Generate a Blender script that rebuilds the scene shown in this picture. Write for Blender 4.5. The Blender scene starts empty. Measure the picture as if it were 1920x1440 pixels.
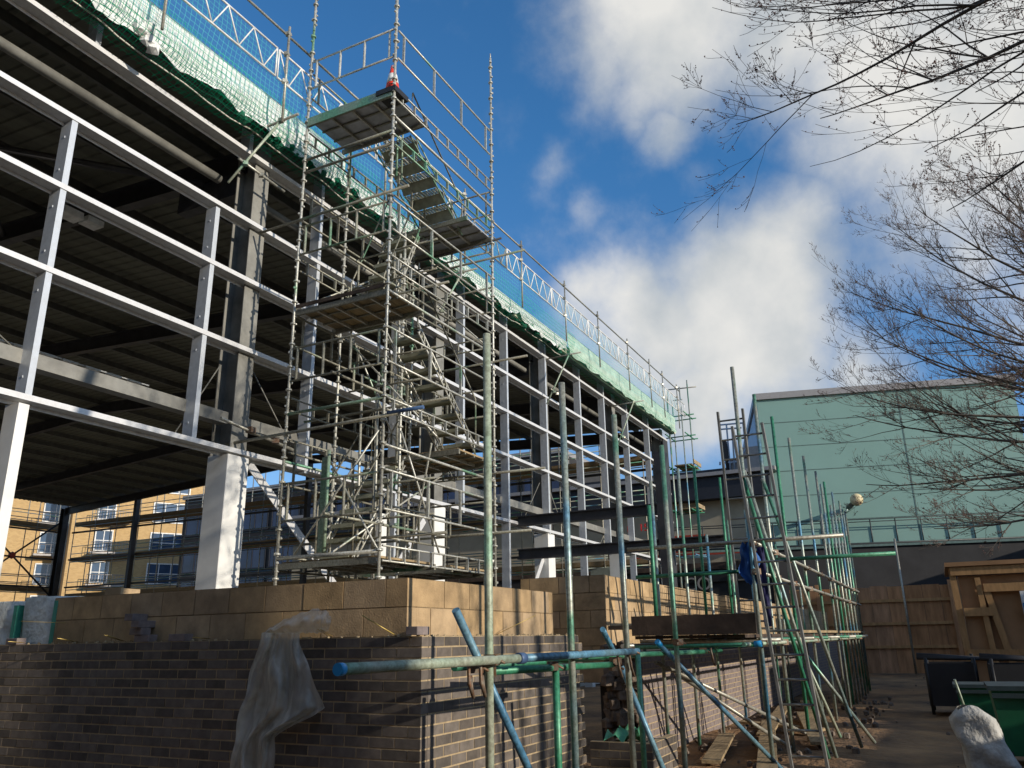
import bpy, math, random
from mathutils import Vector, Matrix
random.seed(7)
S = bpy.context.scene
COL = S.collection
RAD = math.radians
V = Vector

# ------------------------------------------------------------------ camera
EYE = V((0, 0, 1.45))
FPX, YAW, PITCH, ROLL = 1512.0, RAD(26.84), RAD(17.6), RAD(-0.99)
_r = V((math.sin(YAW), -math.cos(YAW), 0))
_f = V((math.cos(YAW)*math.cos(PITCH), math.sin(YAW)*math.cos(PITCH), math.sin(PITCH)))
_u = _r.cross(_f)
CR = _r*math.cos(ROLL) + _u*math.sin(ROLL)
CU = -_r*math.sin(ROLL) + _u*math.cos(ROLL)
cam = bpy.data.cameras.new('camera')
cam.sensor_width = 36.0
cam.lens = FPX/1920*36.0
cam.clip_start = 0.05
cam.clip_end = 2000
co = bpy.data.objects.new('camera', cam)
COL.objects.link(co)
co.matrix_world = Matrix(((CR.x, CU.x, -_f.x, EYE.x), (CR.y, CU.y, -_f.y, EYE.y), (CR.z, CU.z, -_f.z, EYE.z), (0, 0, 0, 1)))
S.camera = co
S.render.resolution_x, S.render.resolution_y = 1024, 768

def ray(px, py):
    return (_f*FPX + CR*(px-960) + CU*(720-py)).normalized()
def on(ax, v, px, py):
    """point taken from an image pixel: where the line of sight meets the plane axis=v"""
    d = ray(px, py)
    return EYE + d*((v-EYE[ax])/d[ax])

# ------------------------------------------------------------------ light, sky, exposure
SUN_AZ, SUN_EL = -97.0, 15.5
sv = V((math.cos(RAD(SUN_AZ))*math.cos(RAD(SUN_EL)), math.sin(RAD(SUN_AZ))*math.cos(RAD(SUN_EL)), math.sin(RAD(SUN_EL))))
sl = bpy.data.lights.new('sun', 'SUN')
sl.energy = 4.6
sl.angle = RAD(0.5)
sl.color = (1.0, 0.90, 0.76)
so = bpy.data.objects.new('sun', sl)
COL.objects.link(so)
so.rotation_euler = sv.to_track_quat('Z', 'Y').to_euler()
S.view_settings.view_transform = 'Standard'
S.view_settings.look = 'None'
S.view_settings.gamma = 1
S.view_settings.exposure = 0.0

W = bpy.data.worlds.new('World')
S.world = W
W.use_nodes = True
nt = W.node_tree
nt.nodes.clear()
N = nt.nodes.new
L = nt.links.new
wout = N('ShaderNodeOutputWorld')
wbg = N('ShaderNodeBackground')
L(wbg.outputs[0], wout.inputs[0])
sky = N('ShaderNodeTexSky')
sky.sky_type = 'NISHITA'
sky.sun_disc = False
sky.sun_elevation = RAD(SUN_EL)
sky.sun_rotation = RAD(90-SUN_AZ)
sky.air_density = 1.0
sky.dust_density = 0.3
sky.ozone_density = 3.0
wbg.inputs[1].default_value = 0.13
def wm(op, a, b, c=None):
    n = N('ShaderNodeMath'); n.operation = op
    for i, v in enumerate((a, b, c)):
        if v is None: continue
        if isinstance(v, (int, float)): n.inputs[i].default_value = v
        else: L(v, n.inputs[i])
    return n.outputs[0]
tc = N('ShaderNodeTexCoord')
nz0 = N('ShaderNodeTexNoise'); nz0.inputs['Scale'].default_value = 3.2; nz0.inputs['Detail'].default_value = 8; nz0.inputs['Roughness'].default_value = .55
L(tc.outputs['Generated'], nz0.inputs['Vector'])
warp = N('ShaderNodeVectorMath'); warp.operation = 'MULTIPLY_ADD'
L(nz0.outputs['Color'], warp.inputs[0]); warp.inputs[1].default_value = (.16, .16, .16)
L(tc.outputs['Generated'], warp.inputs[2])
blobs = [(1150, 20, 80, .6), (1270, 30, 170, 1.05), (1480, 0, 210, 1.1), (1740, 50, 260, 1.1), (1930, 170, 200, 1.05), (1240, 225, 62, .8), (1175, 215, 40, .5), (1110, 120, 80, .6), (1220, 120, 70, .6), (1600, 90, 170, 1.0),
         (1140, 520, 80, .75), (1240, 590, 150, 1.1), (1400, 560, 185, 1.25), (1490, 450, 95, .8), (1330, 420, 80, .7), (1210, 520, 90, .9), (1300, 740, 110, 1.0), (1480, 650, 150, .9), (1180, 650, 70, .8), (1640, 700, 90, .8),
         (1850, 500, 110, .6), (1760, 440, 60, .5), (2100, 100, 400, 1), (1010, 300, 35, .3), (1290, 310, 45, .4), (1520, 380, 40, .35), (1100, 380, 40, .3), (1570, 560, 60, .6)]
tot = None
for (bx, by, br, bw) in blobs:
    d = ray(bx, by)
    vd = N('ShaderNodeVectorMath'); vd.operation = 'DISTANCE'
    # the warp's mean offset (0.08) is taken out so the cloud stays where it is
    L(warp.outputs[0], vd.inputs[0]); vd.inputs[1].default_value = (d.x+.08, d.y+.08, d.z+.08)
    m = N('ShaderNodeMapRange'); m.interpolation_type = 'SMOOTHSTEP'
    L(vd.outputs['Value'], m.inputs['Value'])
    m.inputs['From Min'].default_value = 0; m.inputs['From Max'].default_value = br/FPX*1.75
    m.inputs['To Min'].default_value = bw; m.inputs['To Max'].default_value = 0
    tot = m.outputs[0] if tot is None else wm('MAXIMUM', tot, m.outputs[0])
vc = ray(960, 600)
vd = N('ShaderNodeVectorMath'); vd.operation = 'DISTANCE'; L(tc.outputs['Generated'], vd.inputs[0]); vd.inputs[1].default_value = tuple(vc)
mo_ = N('ShaderNodeMapRange'); mo_.interpolation_type = 'SMOOTHSTEP'; L(vd.outputs['Value'], mo_.inputs['Value'])
mo_.inputs['From Min'].default_value = .8; mo_.inputs['From Max'].default_value = 1.1; mo_.inputs['To Max'].default_value = .38  # cloud cover added outside the view to whiten the ambient light
tot = wm('MAXIMUM', tot, mo_.outputs[0])
nz = N('ShaderNodeTexNoise'); nz.inputs['Scale'].default_value = 7; nz.inputs['Detail'].default_value = 9; nz.inputs['Roughness'].default_value = .58
L(tc.outputs['Generated'], nz.inputs['Vector'])
dens = wm('ADD', tot, wm('MULTIPLY', wm('SUBTRACT', nz.outputs['Fac'], .5), 1.3))
mr = N('ShaderNodeMapRange'); mr.interpolation_type = 'SMOOTHSTEP'
L(dens, mr.inputs['Value']); mr.inputs['From Min'].default_value = .06; mr.inputs['From Max'].default_value = .98
shade = N('ShaderNodeTexNoise'); shade.inputs['Scale'].default_value = 6.5; shade.inputs['Detail'].default_value = 7
L(tc.outputs['Generated'], shade.inputs['Vector'])
cr = N('ShaderNodeValToRGB')
L(shade.outputs['Fac'], cr.inputs[0])
cr.color_ramp.elements[0].position = .38; cr.color_ramp.elements[0].color = (4.0, 4.3, 4.5, 1)
cr.color_ramp.elements[1].position = .62; cr.color_ramp.elements[1].color = (6.4, 6.3, 6.0, 1)
tint = N('ShaderNodeMix'); tint.data_type = 'RGBA'; tint.blend_type = 'MULTIPLY'; tint.inputs['Factor'].default_value = 1
L(sky.outputs[0], tint.inputs['A'])
sepz = N('ShaderNodeSeparateXYZ'); L(tc.outputs['Generated'], sepz.inputs[0])
zr = N('ShaderNodeMapRange'); L(sepz.outputs[2], zr.inputs['Value']); zr.inputs['From Min'].default_value = .12; zr.inputs['From Max'].default_value = .55
tb = N('ShaderNodeMix'); tb.data_type = 'RGBA'; L(zr.outputs[0], tb.inputs['Factor']); tb.inputs['A'].default_value = (.86, .98, 1.2, 1); tb.inputs['B'].default_value = (.55, 1.12, 1.45, 1)
L(tb.outputs['Result'], tint.inputs['B'])
mixc = N('ShaderNodeMix'); mixc.data_type = 'RGBA'
L(wm('MULTIPLY', mr.outputs[0], .96), mixc.inputs['Factor']); L(tint.outputs['Result'], mixc.inputs['A']); L(cr.outputs[0], mixc.inputs['B'])
L(mixc.outputs['Result'], wbg.inputs[0])

# ------------------------------------------------------------------ mesh builder
class MB:
    def __init__(s): s.v = []; s.f = []; s.sm = []
    def add(s, vs, fs, sm=False):
        b = len(s.v); s.v += [tuple(x) for x in vs]
        for f in fs: s.f.append(tuple(b+i for i in f)); s.sm.append(sm)
        return s
    def box(s, a, b, rz=0, c=None):
        x0, y0, z0 = a; x1, y1, z1 = b
        if x0 > x1: x0, x1 = x1, x0
        if y0 > y1: y0, y1 = y1, y0
        if z0 > z1: z0, z1 = z1, z0
        vs = [V((x, y, z)) for z in (z0, z1) for x, y in ((x0, y0), (x1, y0), (x1, y1), (x0, y1))]
        if rz:
            c = V(c) if c else V(((x0+x1)/2, (y0+y1)/2, 0)); m = Matrix.Rotation(rz, 3, 'Z')
            vs = [m @ (q-c) + c for q in vs]
        return s.add(vs, [(3, 2, 1, 0), (4, 5, 6, 7), (0, 1, 5, 4), (1, 2, 6, 5), (2, 3, 7, 6), (3, 0, 4, 7)])
    def bar(s, p, q, w, h, up=(0, 0, 1)):
        """rectangular bar: w across, h along 'up'"""
        p, q = V(p), V(q); d = (q-p).normalized(); up = V(up)
        x = d.cross(up)
        if x.length < 1e-4: x = d.cross(V((1, 0, 0)))
        x.normalize(); y = x.cross(d).normalized()
        vs = [c + x*sx*w/2 + y*sy*h/2 for c in (p, q) for sx, sy in ((-1, -1), (1, -1), (1, 1), (-1, 1))]
        return s.add(vs, [(3, 2, 1, 0), (4, 5, 6, 7), (0, 1, 5, 4), (1, 2, 6, 5), (2, 3, 7, 6), (3, 0, 4, 7)])
    def tube(s, p, q, r=.0242, n=8, r2=None, cap=True):
        return s.path([p, q], [r, r if r2 is None else r2], n, cap)
    def path(s, pts, rs, n=6, cap=True):
        pts = [V(p) for p in pts]
        if isinstance(rs, (int, float)): rs = [rs]*len(pts)
        b = len(s.v); ref = None
        for i, p in enumerate(pts):
            d = (pts[min(i+1, len(pts)-1)]-pts[max(i-1, 0)])
            d = d.normalized() if d.length > 1e-9 else V((0, 0, 1))
            if ref is None: ref = V((1, 0, 0)) if abs(d.x) < .8 else V((0, 1, 0))
            x = (ref - d*ref.dot(d)).normalized(); y = d.cross(x); ref = x
            for k in range(n):
                a = 2*math.pi*k/n
                s.v.append(tuple(p + (x*math.cos(a)+y*math.sin(a))*rs[i]))
        for i in range(len(pts)-1):
            for k in range(n):
                a = b+i*n+k; c = b+i*n+(k+1) % n
                s.f.append((a, c, c+n, a+n)); s.sm.append(True)
        if cap:
            s.f.append(tuple(b+k for k in reversed(range(n)))); s.sm.append(False)
            s.f.append(tuple(b+(len(pts)-1)*n+k for k in range(n))); s.sm.append(False)
        return s
    def grid(s, rows, sm=True):
        b = len(s.v); m = len(rows[0])
        for r in rows: s.v += [tuple(p) for p in r]
        for i in range(len(rows)-1):
            for j in range(m-1):
                a = b+i*m+j; s.f.append((a, a+1, a+m+1, a+m)); s.sm.append(sm)
        return s
    def lump(s, c, r, n=6, seed=None):
        c = V(c)
        vs = [c+V((0, 0, r*random.uniform(.7, 1.1)))]
        for i in (1, 2):
            for k in range(n):
                a = 2*math.pi*k/n; rr = r*math.sin(math.pi*i/3)*random.uniform(.75, 1.2)
                vs.append(c+V((rr*math.cos(a), rr*math.sin(a), r*math.cos(math.pi*i/3))))
        vs.append(c-V((0, 0, r*random.uniform(.7, 1.1))))
        fs = [(0, 1+k, 1+(k+1) % n) for k in range(n)]
        fs += [(1+k, 1+n+k, 1+n+(k+1) % n, 1+(k+1) % n) for k in range(n)]
        fs += [(1+n+k, 1+2*n, 1+n+(k+1) % n) for k in range(n)]
        return s.add(vs, fs)
    def coupler(s, c, r=.042):
        c = V(c); s.box(c-V((r, r, r*.8)), c+V((r, r, r*.8)), rz=random.uniform(0, 1))
        s.tube(c+V((0, 0, -.01)), c+V((random.choice((-1, 1))*.075, -.02, .02)), .009, 5)
        s.tube(c+V((0, 0, .02)), c+V((.02, random.choice((-1, 1))*.075, -.02)), .009, 5)
        return s
    @staticmethod
    def couplers(pts, r, mt, parent):
        for c in pts: MB().coupler(c, r).build('coupler', mt, parent)
    def build(s, name, mat, parent=None):
        me = bpy.data.meshes.new(name)
        org = V((0, 0, 0))
        if parent is not None: org = parent.matrix_basis.translation.copy()
        elif s.v:
            xs = [v[0] for v in s.v]; ys = [v[1] for v in s.v]; zs = [v[2] for v in s.v]
            org = V(((min(xs)+max(xs))/2, (min(ys)+max(ys))/2, min(zs)))
        par = parent
        # parents carry only a translation, so world minus chain of translations
        tot = V((0, 0, 0)); p = parent
        while p is not None: tot += p.location; p = p.parent
        if parent is None: tot = org
        me.from_pydata([(v[0]-tot.x, v[1]-tot.y, v[2]-tot.z) for v in s.v], [], s.f)
        me.polygons.foreach_set('use_smooth', s.sm)
        me.materials.append(mat)
        me.update()
        o = bpy.data.objects.new(name, me)
        COL.objects.link(o)
        if parent is None: o.location = org
        else: o.parent = parent
        return o

def empty(name, loc, label, cat, group=None):
    o = bpy.data.objects.new(name, None); COL.objects.link(o); o.location = V(loc)
    o.empty_display_size = .2
    o['label'] = label; o['category'] = cat
    if group: o['group'] = group
    return o
def tag(o, label, cat, group=None):
    o['label'] = label; o['category'] = cat
    if group: o['group'] = group
    return o
def struct(o): o['kind'] = 'structure'; return o

# ------------------------------------------------------------------ materials
def new_mat(name):
    m = bpy.data.materials.new(name); m.use_nodes = True
    return m, m.node_tree, m.node_tree.nodes['Principled BSDF']
def mat(name, col, rough=.7, metal=0.0, var=.25, scale=6.0, bump=0.0, bscale=None, col2=None, isl=0.0, stretch=(1, 1, 1), spec=None, lo=.35, hi=.65):
    m, t, b = new_mat(name)
    tcn = t.nodes.new('ShaderNodeTexCoord'); mp = t.nodes.new('ShaderNodeMapping'); mp.inputs['Scale'].default_value = stretch
    t.links.new(tcn.outputs['Object'], mp.inputs['Vector'])
    n = t.nodes.new('ShaderNodeTexNoise'); n.inputs['Scale'].default_value = scale; n.inputs['Detail'].default_value = 7; n.inputs['Roughness'].default_value = .62
    t.links.new(mp.outputs[0], n.inputs['Vector'])
    r = t.nodes.new('ShaderNodeValToRGB'); t.links.new(n.outputs['Fac'], r.inputs[0])
    c2 = col2 if col2 else tuple(c*(1-var) for c in col)
    r.color_ramp.elements[0].position = lo; r.color_ramp.elements[0].color = (*c2, 1)
    r.color_ramp.elements[1].position = hi; r.color_ramp.elements[1].color = (*(min(1, c*(1+var*.4)) for c in col), 1)
    out = r.outputs[0]
    if isl:
        g = t.nodes.new('ShaderNodeNewGeometry'); mrr = t.nodes.new('ShaderNodeMapRange')
        t.links.new(g.outputs['Random Per Island'], mrr.inputs['Value']); mrr.inputs['To Min'].default_value = 1-isl; mrr.inputs['To Max'].default_value = 1+isl
        hs = t.nodes.new('ShaderNodeHueSaturation'); t.links.new(mrr.outputs[0], hs.inputs['Value']); t.links.new(out, hs.inputs['Color'])
        mr2 = t.nodes.new('ShaderNodeMath'); mr2.operation = 'PINGPONG'; t.links.new(g.outputs['Random Per Island'], mr2.inputs[0]); mr2.inputs[1].default_value = .13
        mr3 = t.nodes.new('ShaderNodeMapRange'); t.links.new(mr2.outputs[0], mr3.inputs['Value']); mr3.inputs['From Max'].default_value = .13; mr3.inputs['To Min'].default_value = .92; mr3.inputs['To Max'].default_value = 1.08
        t.links.new(mr3.outputs[0], hs.inputs['Saturation'])
        out = hs.outputs[0]
    t.links.new(out, b.inputs['Base Color'])
    b.inputs['Metallic'].default_value = metal
    rr = t.nodes.new('ShaderNodeMapRange'); t.links.new(n.outputs['Fac'], rr.inputs['Value'])
    rr.inputs['To Min'].default_value = min(1, rough+.15); rr.inputs['To Max'].default_value = max(.05, rough-.12)
    t.links.new(rr.outputs[0], b.inputs['Roughness'])
    if spec is not None: b.inputs['Specular IOR Level'].default_value = spec
    if bump:
        n2 = t.nodes.new('ShaderNodeTexNoise'); n2.inputs['Scale'].default_value = bscale or scale*6; n2.inputs['Detail'].default_value = 5
        t.links.new(mp.outputs[0], n2.inputs['Vector'])
        bp = t.nodes.new('ShaderNodeBump'); bp.inputs['Strength'].default_value = 1; bp.inputs['Distance'].default_value = bump
        t.links.new(n2.outputs['Fac'], bp.inputs['Height']); t.links.new(bp.outputs[0], b.inputs['Normal'])
    return m
def tube_mat(name, stops, scale=.9, metal=.35, rough=.5):
    """worn scaffold tube: bands of paint over galvanising, picked by a slow noise, plus scuffs"""
    m, t, b = new_mat(name)
    tcn = t.nodes.new('ShaderNodeTexCoord')
    n = t.nodes.new('ShaderNodeTexNoise'); n.inputs['Scale'].default_value = scale; n.inputs['Detail'].default_value = 2
    oi = t.nodes.new('ShaderNodeObjectInfo'); ad = t.nodes.new('ShaderNodeVectorMath')
    cx = t.nodes.new('ShaderNodeCombineXYZ'); ml = t.nodes.new('ShaderNodeMath'); ml.operation = 'MULTIPLY'; ml.inputs[1].default_value = 57
    t.links.new(oi.outputs['Random'], ml.inputs[0]); t.links.new(ml.outputs[0], cx.inputs[0])
    t.links.new(tcn.outputs['Object'], ad.inputs[0]); t.links.new(cx.outputs[0], ad.inputs[1]); t.links.new(ad.outputs[0], n.inputs['Vector'])
    r = t.nodes.new('ShaderNodeValToRGB'); t.links.new(n.outputs['Fac'], r.inputs[0])
    r.color_ramp.elements[0].position = stops[0][0]; r.color_ramp.elements[0].color = (*stops[0][1], 1)
    r.color_ramp.elements[1].position = stops[-1][0]; r.color_ramp.elements[1].color = (*stops[-1][1], 1)
    for p, c in stops[1:-1]: e = r.color_ramp.elements.new(p); e.color = (*c, 1)
    n2 = t.nodes.new('ShaderNodeTexNoise'); n2.inputs['Scale'].default_value = 28; n2.inputs['Detail'].default_value = 6; n2.inputs['Roughness'].default_value = .7
    t.links.new(tcn.outputs['Object'], n2.inputs['Vector'])
    r2 = t.nodes.new('ShaderNodeValToRGB'); t.links.new(n2.outputs['Fac'], r2.inputs[0])
    r2.color_ramp.elements[0].position = .35; r2.color_ramp.elements[0].color = (.55, .53, .48, 1); r2.color_ramp.elements[1].position = .62; r2.color_ramp.elements[1].color = (1.1, 1.1, 1.08, 1)
    mx = t.nodes.new('ShaderNodeMix'); mx.data_type = 'RGBA'; mx.blend_type = 'MULTIPLY'; mx.inputs['Factor'].default_value = 1
    t.links.new(r.outputs[0], mx.inputs['A']); t.links.new(r2.outputs[0], mx.inputs['B']); t.links.new(mx.outputs['Result'], b.inputs['Base Color'])
    b.inputs['Metallic'].default_value = metal; b.inputs['Roughness'].default_value = rough
    return m
GREY, GRN, GRN2, BLU = (.40, .41, .36), (.14, .33, .24), (.05, .21, .14), (.10, .27, .42)
M = {}
M['tube_mix'] = tube_mat('scaffold_tube_paint', [(.30, GRN2), (.41, GRN), (.47, GREY), (.57, (.30, .38, .35)), (.66, BLU)], 1.1, .4, .42)
M['tube_green'] = tube_mat('green_tube_paint', [(.3, GRN2), (.5, (.04, .25, .14)), (.6, (.12, .34, .22))], 1.0, .15, .45)
M['tube_blue'] = tube_mat('blue_tube_paint', [(.34, (.06, .20, .36)), (.5, (.16, .30, .38)), (.62, (.09, .26, .42))], 1.0, .15, .45)
M['tube_pale'] = tube_mat('pale_green_tube_paint', [(.3, (.30, .40, .30)), (.5, (.42, .45, .36)), (.62, (.20, .42, .30))], 1.2, .15, .5)
M['tube_galv'] = tube_mat('galvanised_tube', [(.35, (.30, .29, .25)), (.5, (.42, .41, .36)), (.65, (.5, .49, .44))], .9, .45, .45)
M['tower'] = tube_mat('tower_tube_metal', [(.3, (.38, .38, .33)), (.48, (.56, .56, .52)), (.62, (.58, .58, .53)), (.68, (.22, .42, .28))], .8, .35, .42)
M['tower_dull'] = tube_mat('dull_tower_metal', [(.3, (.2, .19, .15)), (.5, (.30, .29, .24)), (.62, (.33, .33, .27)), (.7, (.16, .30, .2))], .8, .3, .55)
M['tower_green'] = tube_mat('tower_green_paint', [(.3, (.13, .3, .19)), (.5, (.3, .38, .3)), (.62, (.16, .38, .25))], 1.2, .2, .5)
M['tower_blue'] = mat('blue_paint_worn', (.06, .12, .25), .5, .1)
M['clamp'] = mat('rusty_coupler', (.16, .14, .11), .6, .5, .5, 30, col2=(.16, .07, .03))
M['cap_blue'] = mat('blue_plastic_cap', (.02, .30, .62), .4, 0, .1)
M['galv_new'] = mat('bright_galvanised_steel', (.70, .70, .70), .42, .25, .12, 14, .0006, 40)
M['galv_post'] = mat('galvanised_sheet_steel', (.60, .63, .66), .36, .3, .12, 9)
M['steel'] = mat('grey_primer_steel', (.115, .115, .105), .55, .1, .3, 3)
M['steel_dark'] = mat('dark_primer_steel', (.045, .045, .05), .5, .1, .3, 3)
M['steel_lit'] = mat('sunlit_primer_steel', (.23, .225, .20), .55, .1, .35, 2.5)  # primer steel with sunlight put into its colour, for the front members
M['white'] = mat('white_paint', (.74, .74, .71), .6, 0, .08, 3)
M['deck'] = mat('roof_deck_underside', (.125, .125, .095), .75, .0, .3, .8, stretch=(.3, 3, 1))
M['cream'] = mat('cream_upstand', (.68, .67, .52), .7, 0, .12, 3)
M['film'] = mat('white_breather_film', (.74, .75, .73), .55, 0, .15, 5, .03, 9)
M['filmg'] = mat('pale_green_film', (.45, .58, .47), .55, 0, .25, 3, .03, 9)
M['block'] = mat('tan_concrete_block', (.43, .30, .165), .95, 0, .32, 4, .003, 60, isl=.13)
M['blockmortar'] = mat('block_mortar', (.24, .17, .09), .95, 0, .3, 9, .003)
M['brick'] = mat('blue_grey_brick', (.125, .105, .088), .85, 0, .3, 9, .0012, 60, isl=.42)
M['mortar'] = mat('buff_mortar', (.42, .32, .19), .95, 0, .25, 14, .002)
M['brickgrey'] = mat('loose_grey_brick', (.22, .18, .17), .85, 0, .3, 9, .001)
M['wood'] = mat('scaffold_board_wood', (.33, .24, .13), .85, 0, .45, 3, .002, 30, stretch=(1, 8, 8), isl=.2)
M['wood_dark'] = mat('old_dirty_board', (.075, .05, .035), .9, 0, .5, 2.5, .004, 18, isl=.2)
M['hoard'] = mat('hoarding_plywood', (.42, .22, .105), .8, 0, .35, 1.6, .001, 20, stretch=(3, 3, .6), isl=.12)
M['timber'] = mat('sawn_timber', (.42, .24, .10), .8, 0, .25, 3, .001, 30, stretch=(3, 3, .8), isl=.1)
M['ply'] = mat('plywood_sheet', (.34, .19, .09), .8, 0, .2, 1.4, isl=.1)
M['mint'] = mat('mint_cladding_panel', (.20, .34, .30), .6, 0, .06, .35)
M['mintside'] = mat('pale_blue_cladding', (.34, .42, .52), .5, 0, .06, .35)
M['joint'] = mat('panel_joint', (.10, .16, .15), .8)
M['coping'] = mat('grey_metal_coping', (.33, .31, .30), .5, .3, .1)
M['navy'] = mat('navy_fascia', (.016, .019, .028), .6, 0, .2)
M['black'] = mat('black_metal', (.012, .012, .013), .5, 0, .3)
M['charcoal'] = mat('charcoal_cladding', (.022, .021, .022), .75, 0, .25, 1)
M['creamwall'] = mat('cream_render', (.42, .37, .27), .9, 0, .15, .8)
M['yellowbrick'] = None
M['glass'] = mat('window_glass', (.05, .09, .16), .08, 0, .3, .6, spec=.8)
M['glass_navy'] = mat('dark_blue_glazing', (.018, .03, .085), .15, 0, .5, .5, spec=.6)
M['frame'] = mat('white_window_frame', (.75, .75, .73), .5)
M['red'] = mat('red_lettering', (.9, .02, .02), .5)
M['redpaint'] = mat('red_oxide_steel', (.42, .06, .03), .6)
M['redcone'] = mat('red_cone_plastic', (.85, .06, .03), .4)
M['rail'] = mat('dark_railing', (.05, .06, .06), .5, .3)
M['globe'] = mat('cream_globe', (.72, .6, .35), .5, 0, .25, 4)
M['bark'] = mat('bare_twig_bark', (.075, .062, .052), .85, 0, .35, 10)
M['bark_far'] = mat('brown_twig_bark', (.115, .095, .075), .85, 0, .4, 3)
M['bud'] = mat('red_bud', (.11, .045, .04), .7)
M['bin'] = mat('green_bin_plastic', (.01, .13, .055), .45, 0, .25, 3)
M['lid'] = mat('dark_bin_lid', (.02, .04, .045), .8)
M['sack'] = mat('white_woven_sack', (.5, .49, .45), .8, 0, .35, 5, .05, 7)
M['bagwrap'] = mat('dusty_wrap_film', (.80, .84, .80), .42, 0, .35, 4, .09, 4)
M['greenwrap'] = mat('green_wrap_strap', (.05, .32, .22), .5)
M['ragblue'] = mat('blue_cloth', (.02, .12, .42), .7, 0, .4, 6, .01, 10)
M['ragdark'] = mat('dark_navy_cloth', (.02, .02, .10), .7, 0, .3)
M['greenrag'] = mat('green_plastic_scrap', (.12, .42, .22), .4)
M['paper'] = mat('white_poster_paper', (.75, .77, .78), .6)
M['posterblue'] = mat('blue_poster_print', (.03, .2, .5), .6)
M['rubble'] = mat('broken_masonry', (.17, .13, .10), .95, 0, .5, 8, .03, 14)
M['wire'] = mat('brass_coloured_tie', (.55, .4, .12), .4, .4)
M['alu'] = mat('aluminium_ladder', (.27, .27, .25), .5, .4, .3)
M['hem'] = mat('white_hem_rope', (.6, .58, .5), .8)
M['sanddirt'] = mat('sandy_mortar_bed', (.42, .33, .2), .95, 0, .3, 20, .004)

def net_mat(name, col, cell, line, tint=0.0, tintcol=(.1, .5, .6), warp=.02, hz=True):
    m, t, b = new_mat(name)
    t.nodes.remove(b); out = t.nodes['Material Output']
    nd = t.nodes.new; lk = t.links.new
    tcn = nd('ShaderNodeUVMap'); tcn.uv_map = 'net'
    nz = nd('ShaderNodeTexNoise'); nz.inputs['Scale'].default_value = 1.7; lk(tcn.outputs[0], nz.inputs['Vector'])
    wv = nd('ShaderNodeVectorMath'); wv.operation = 'MULTIPLY_ADD'; lk(nz.outputs['Color'], wv.inputs[0]); wv.inputs[1].default_value = (warp*6, warp*6, 0); lk(tcn.outputs[0], wv.inputs[2])
    sx = nd('ShaderNodeSeparateXYZ'); lk(wv.outputs[0], sx.inputs[0])
    def line_of(o):
        a = nd('ShaderNodeMath'); a.operation = 'PINGPONG'; lk(o, a.inputs[0]); a.inputs[1].default_value = cell/2
        c = nd('ShaderNodeMath'); c.operation = 'LESS_THAN'; lk(a.outputs[0], c.inputs[0]); c.inputs[1].default_value = line/2
        return c.outputs[0]
    a = line_of(sx.outputs[0]); c = line_of(sx.outputs[1])
    mx = nd('ShaderNodeMath'); mx.operation = 'MAXIMUM'; lk(a, mx.inputs[0]); lk(c, mx.inputs[1])
    if not hz: mx.inputs[1].default_value = 0
    fac = mx.outputs[0]
    tr = nd('ShaderNodeBsdfTransparent'); df = nd('ShaderNodeBsdfDiffuse'); df.inputs[0].default_value = (*col, 1)
    tl = nd('ShaderNodeBsdfTranslucent'); tl.inputs[0].default_value = (*col, 1)
    m1 = nd('ShaderNodeMixShader'); m1.inputs[0].default_value = .35; lk(df.outputs[0], m1.inputs[1]); lk(tl.outputs[0], m1.inputs[2])
    base = tr.outputs[0]
    if tint:
        d2 = nd('ShaderNodeBsdfDiffuse'); d2.inputs[0].default_value = (*tintcol, 1)
        t2 = nd('ShaderNodeMixShader'); t2.inputs[0].default_value = tint; lk(tr.outputs[0], t2.inputs[1]); lk(d2.outputs[0], t2.inputs[2]); base = t2.outputs[0]
    m2 = nd('ShaderNodeMixShader'); lk(fac, m2.inputs[0]); lk(base, m2.inputs[1]); lk(m1.outputs[0], m2.inputs[2]); lk(m2.outputs[0], out.inputs[0])
    return m
M['net_green'] = net_mat('green_safety_net', (.01, .34, .18), .10, .008, warp=.012)
M['net_blue'] = net_mat('blue_debris_net', (.10, .50, .50), .10, .006, .05, (.25, .5, .6), warp=.008)
M['mesh_black'] = net_mat('black_wire_mesh', (.02, .02, .02), .10, .012, warp=0)

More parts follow.
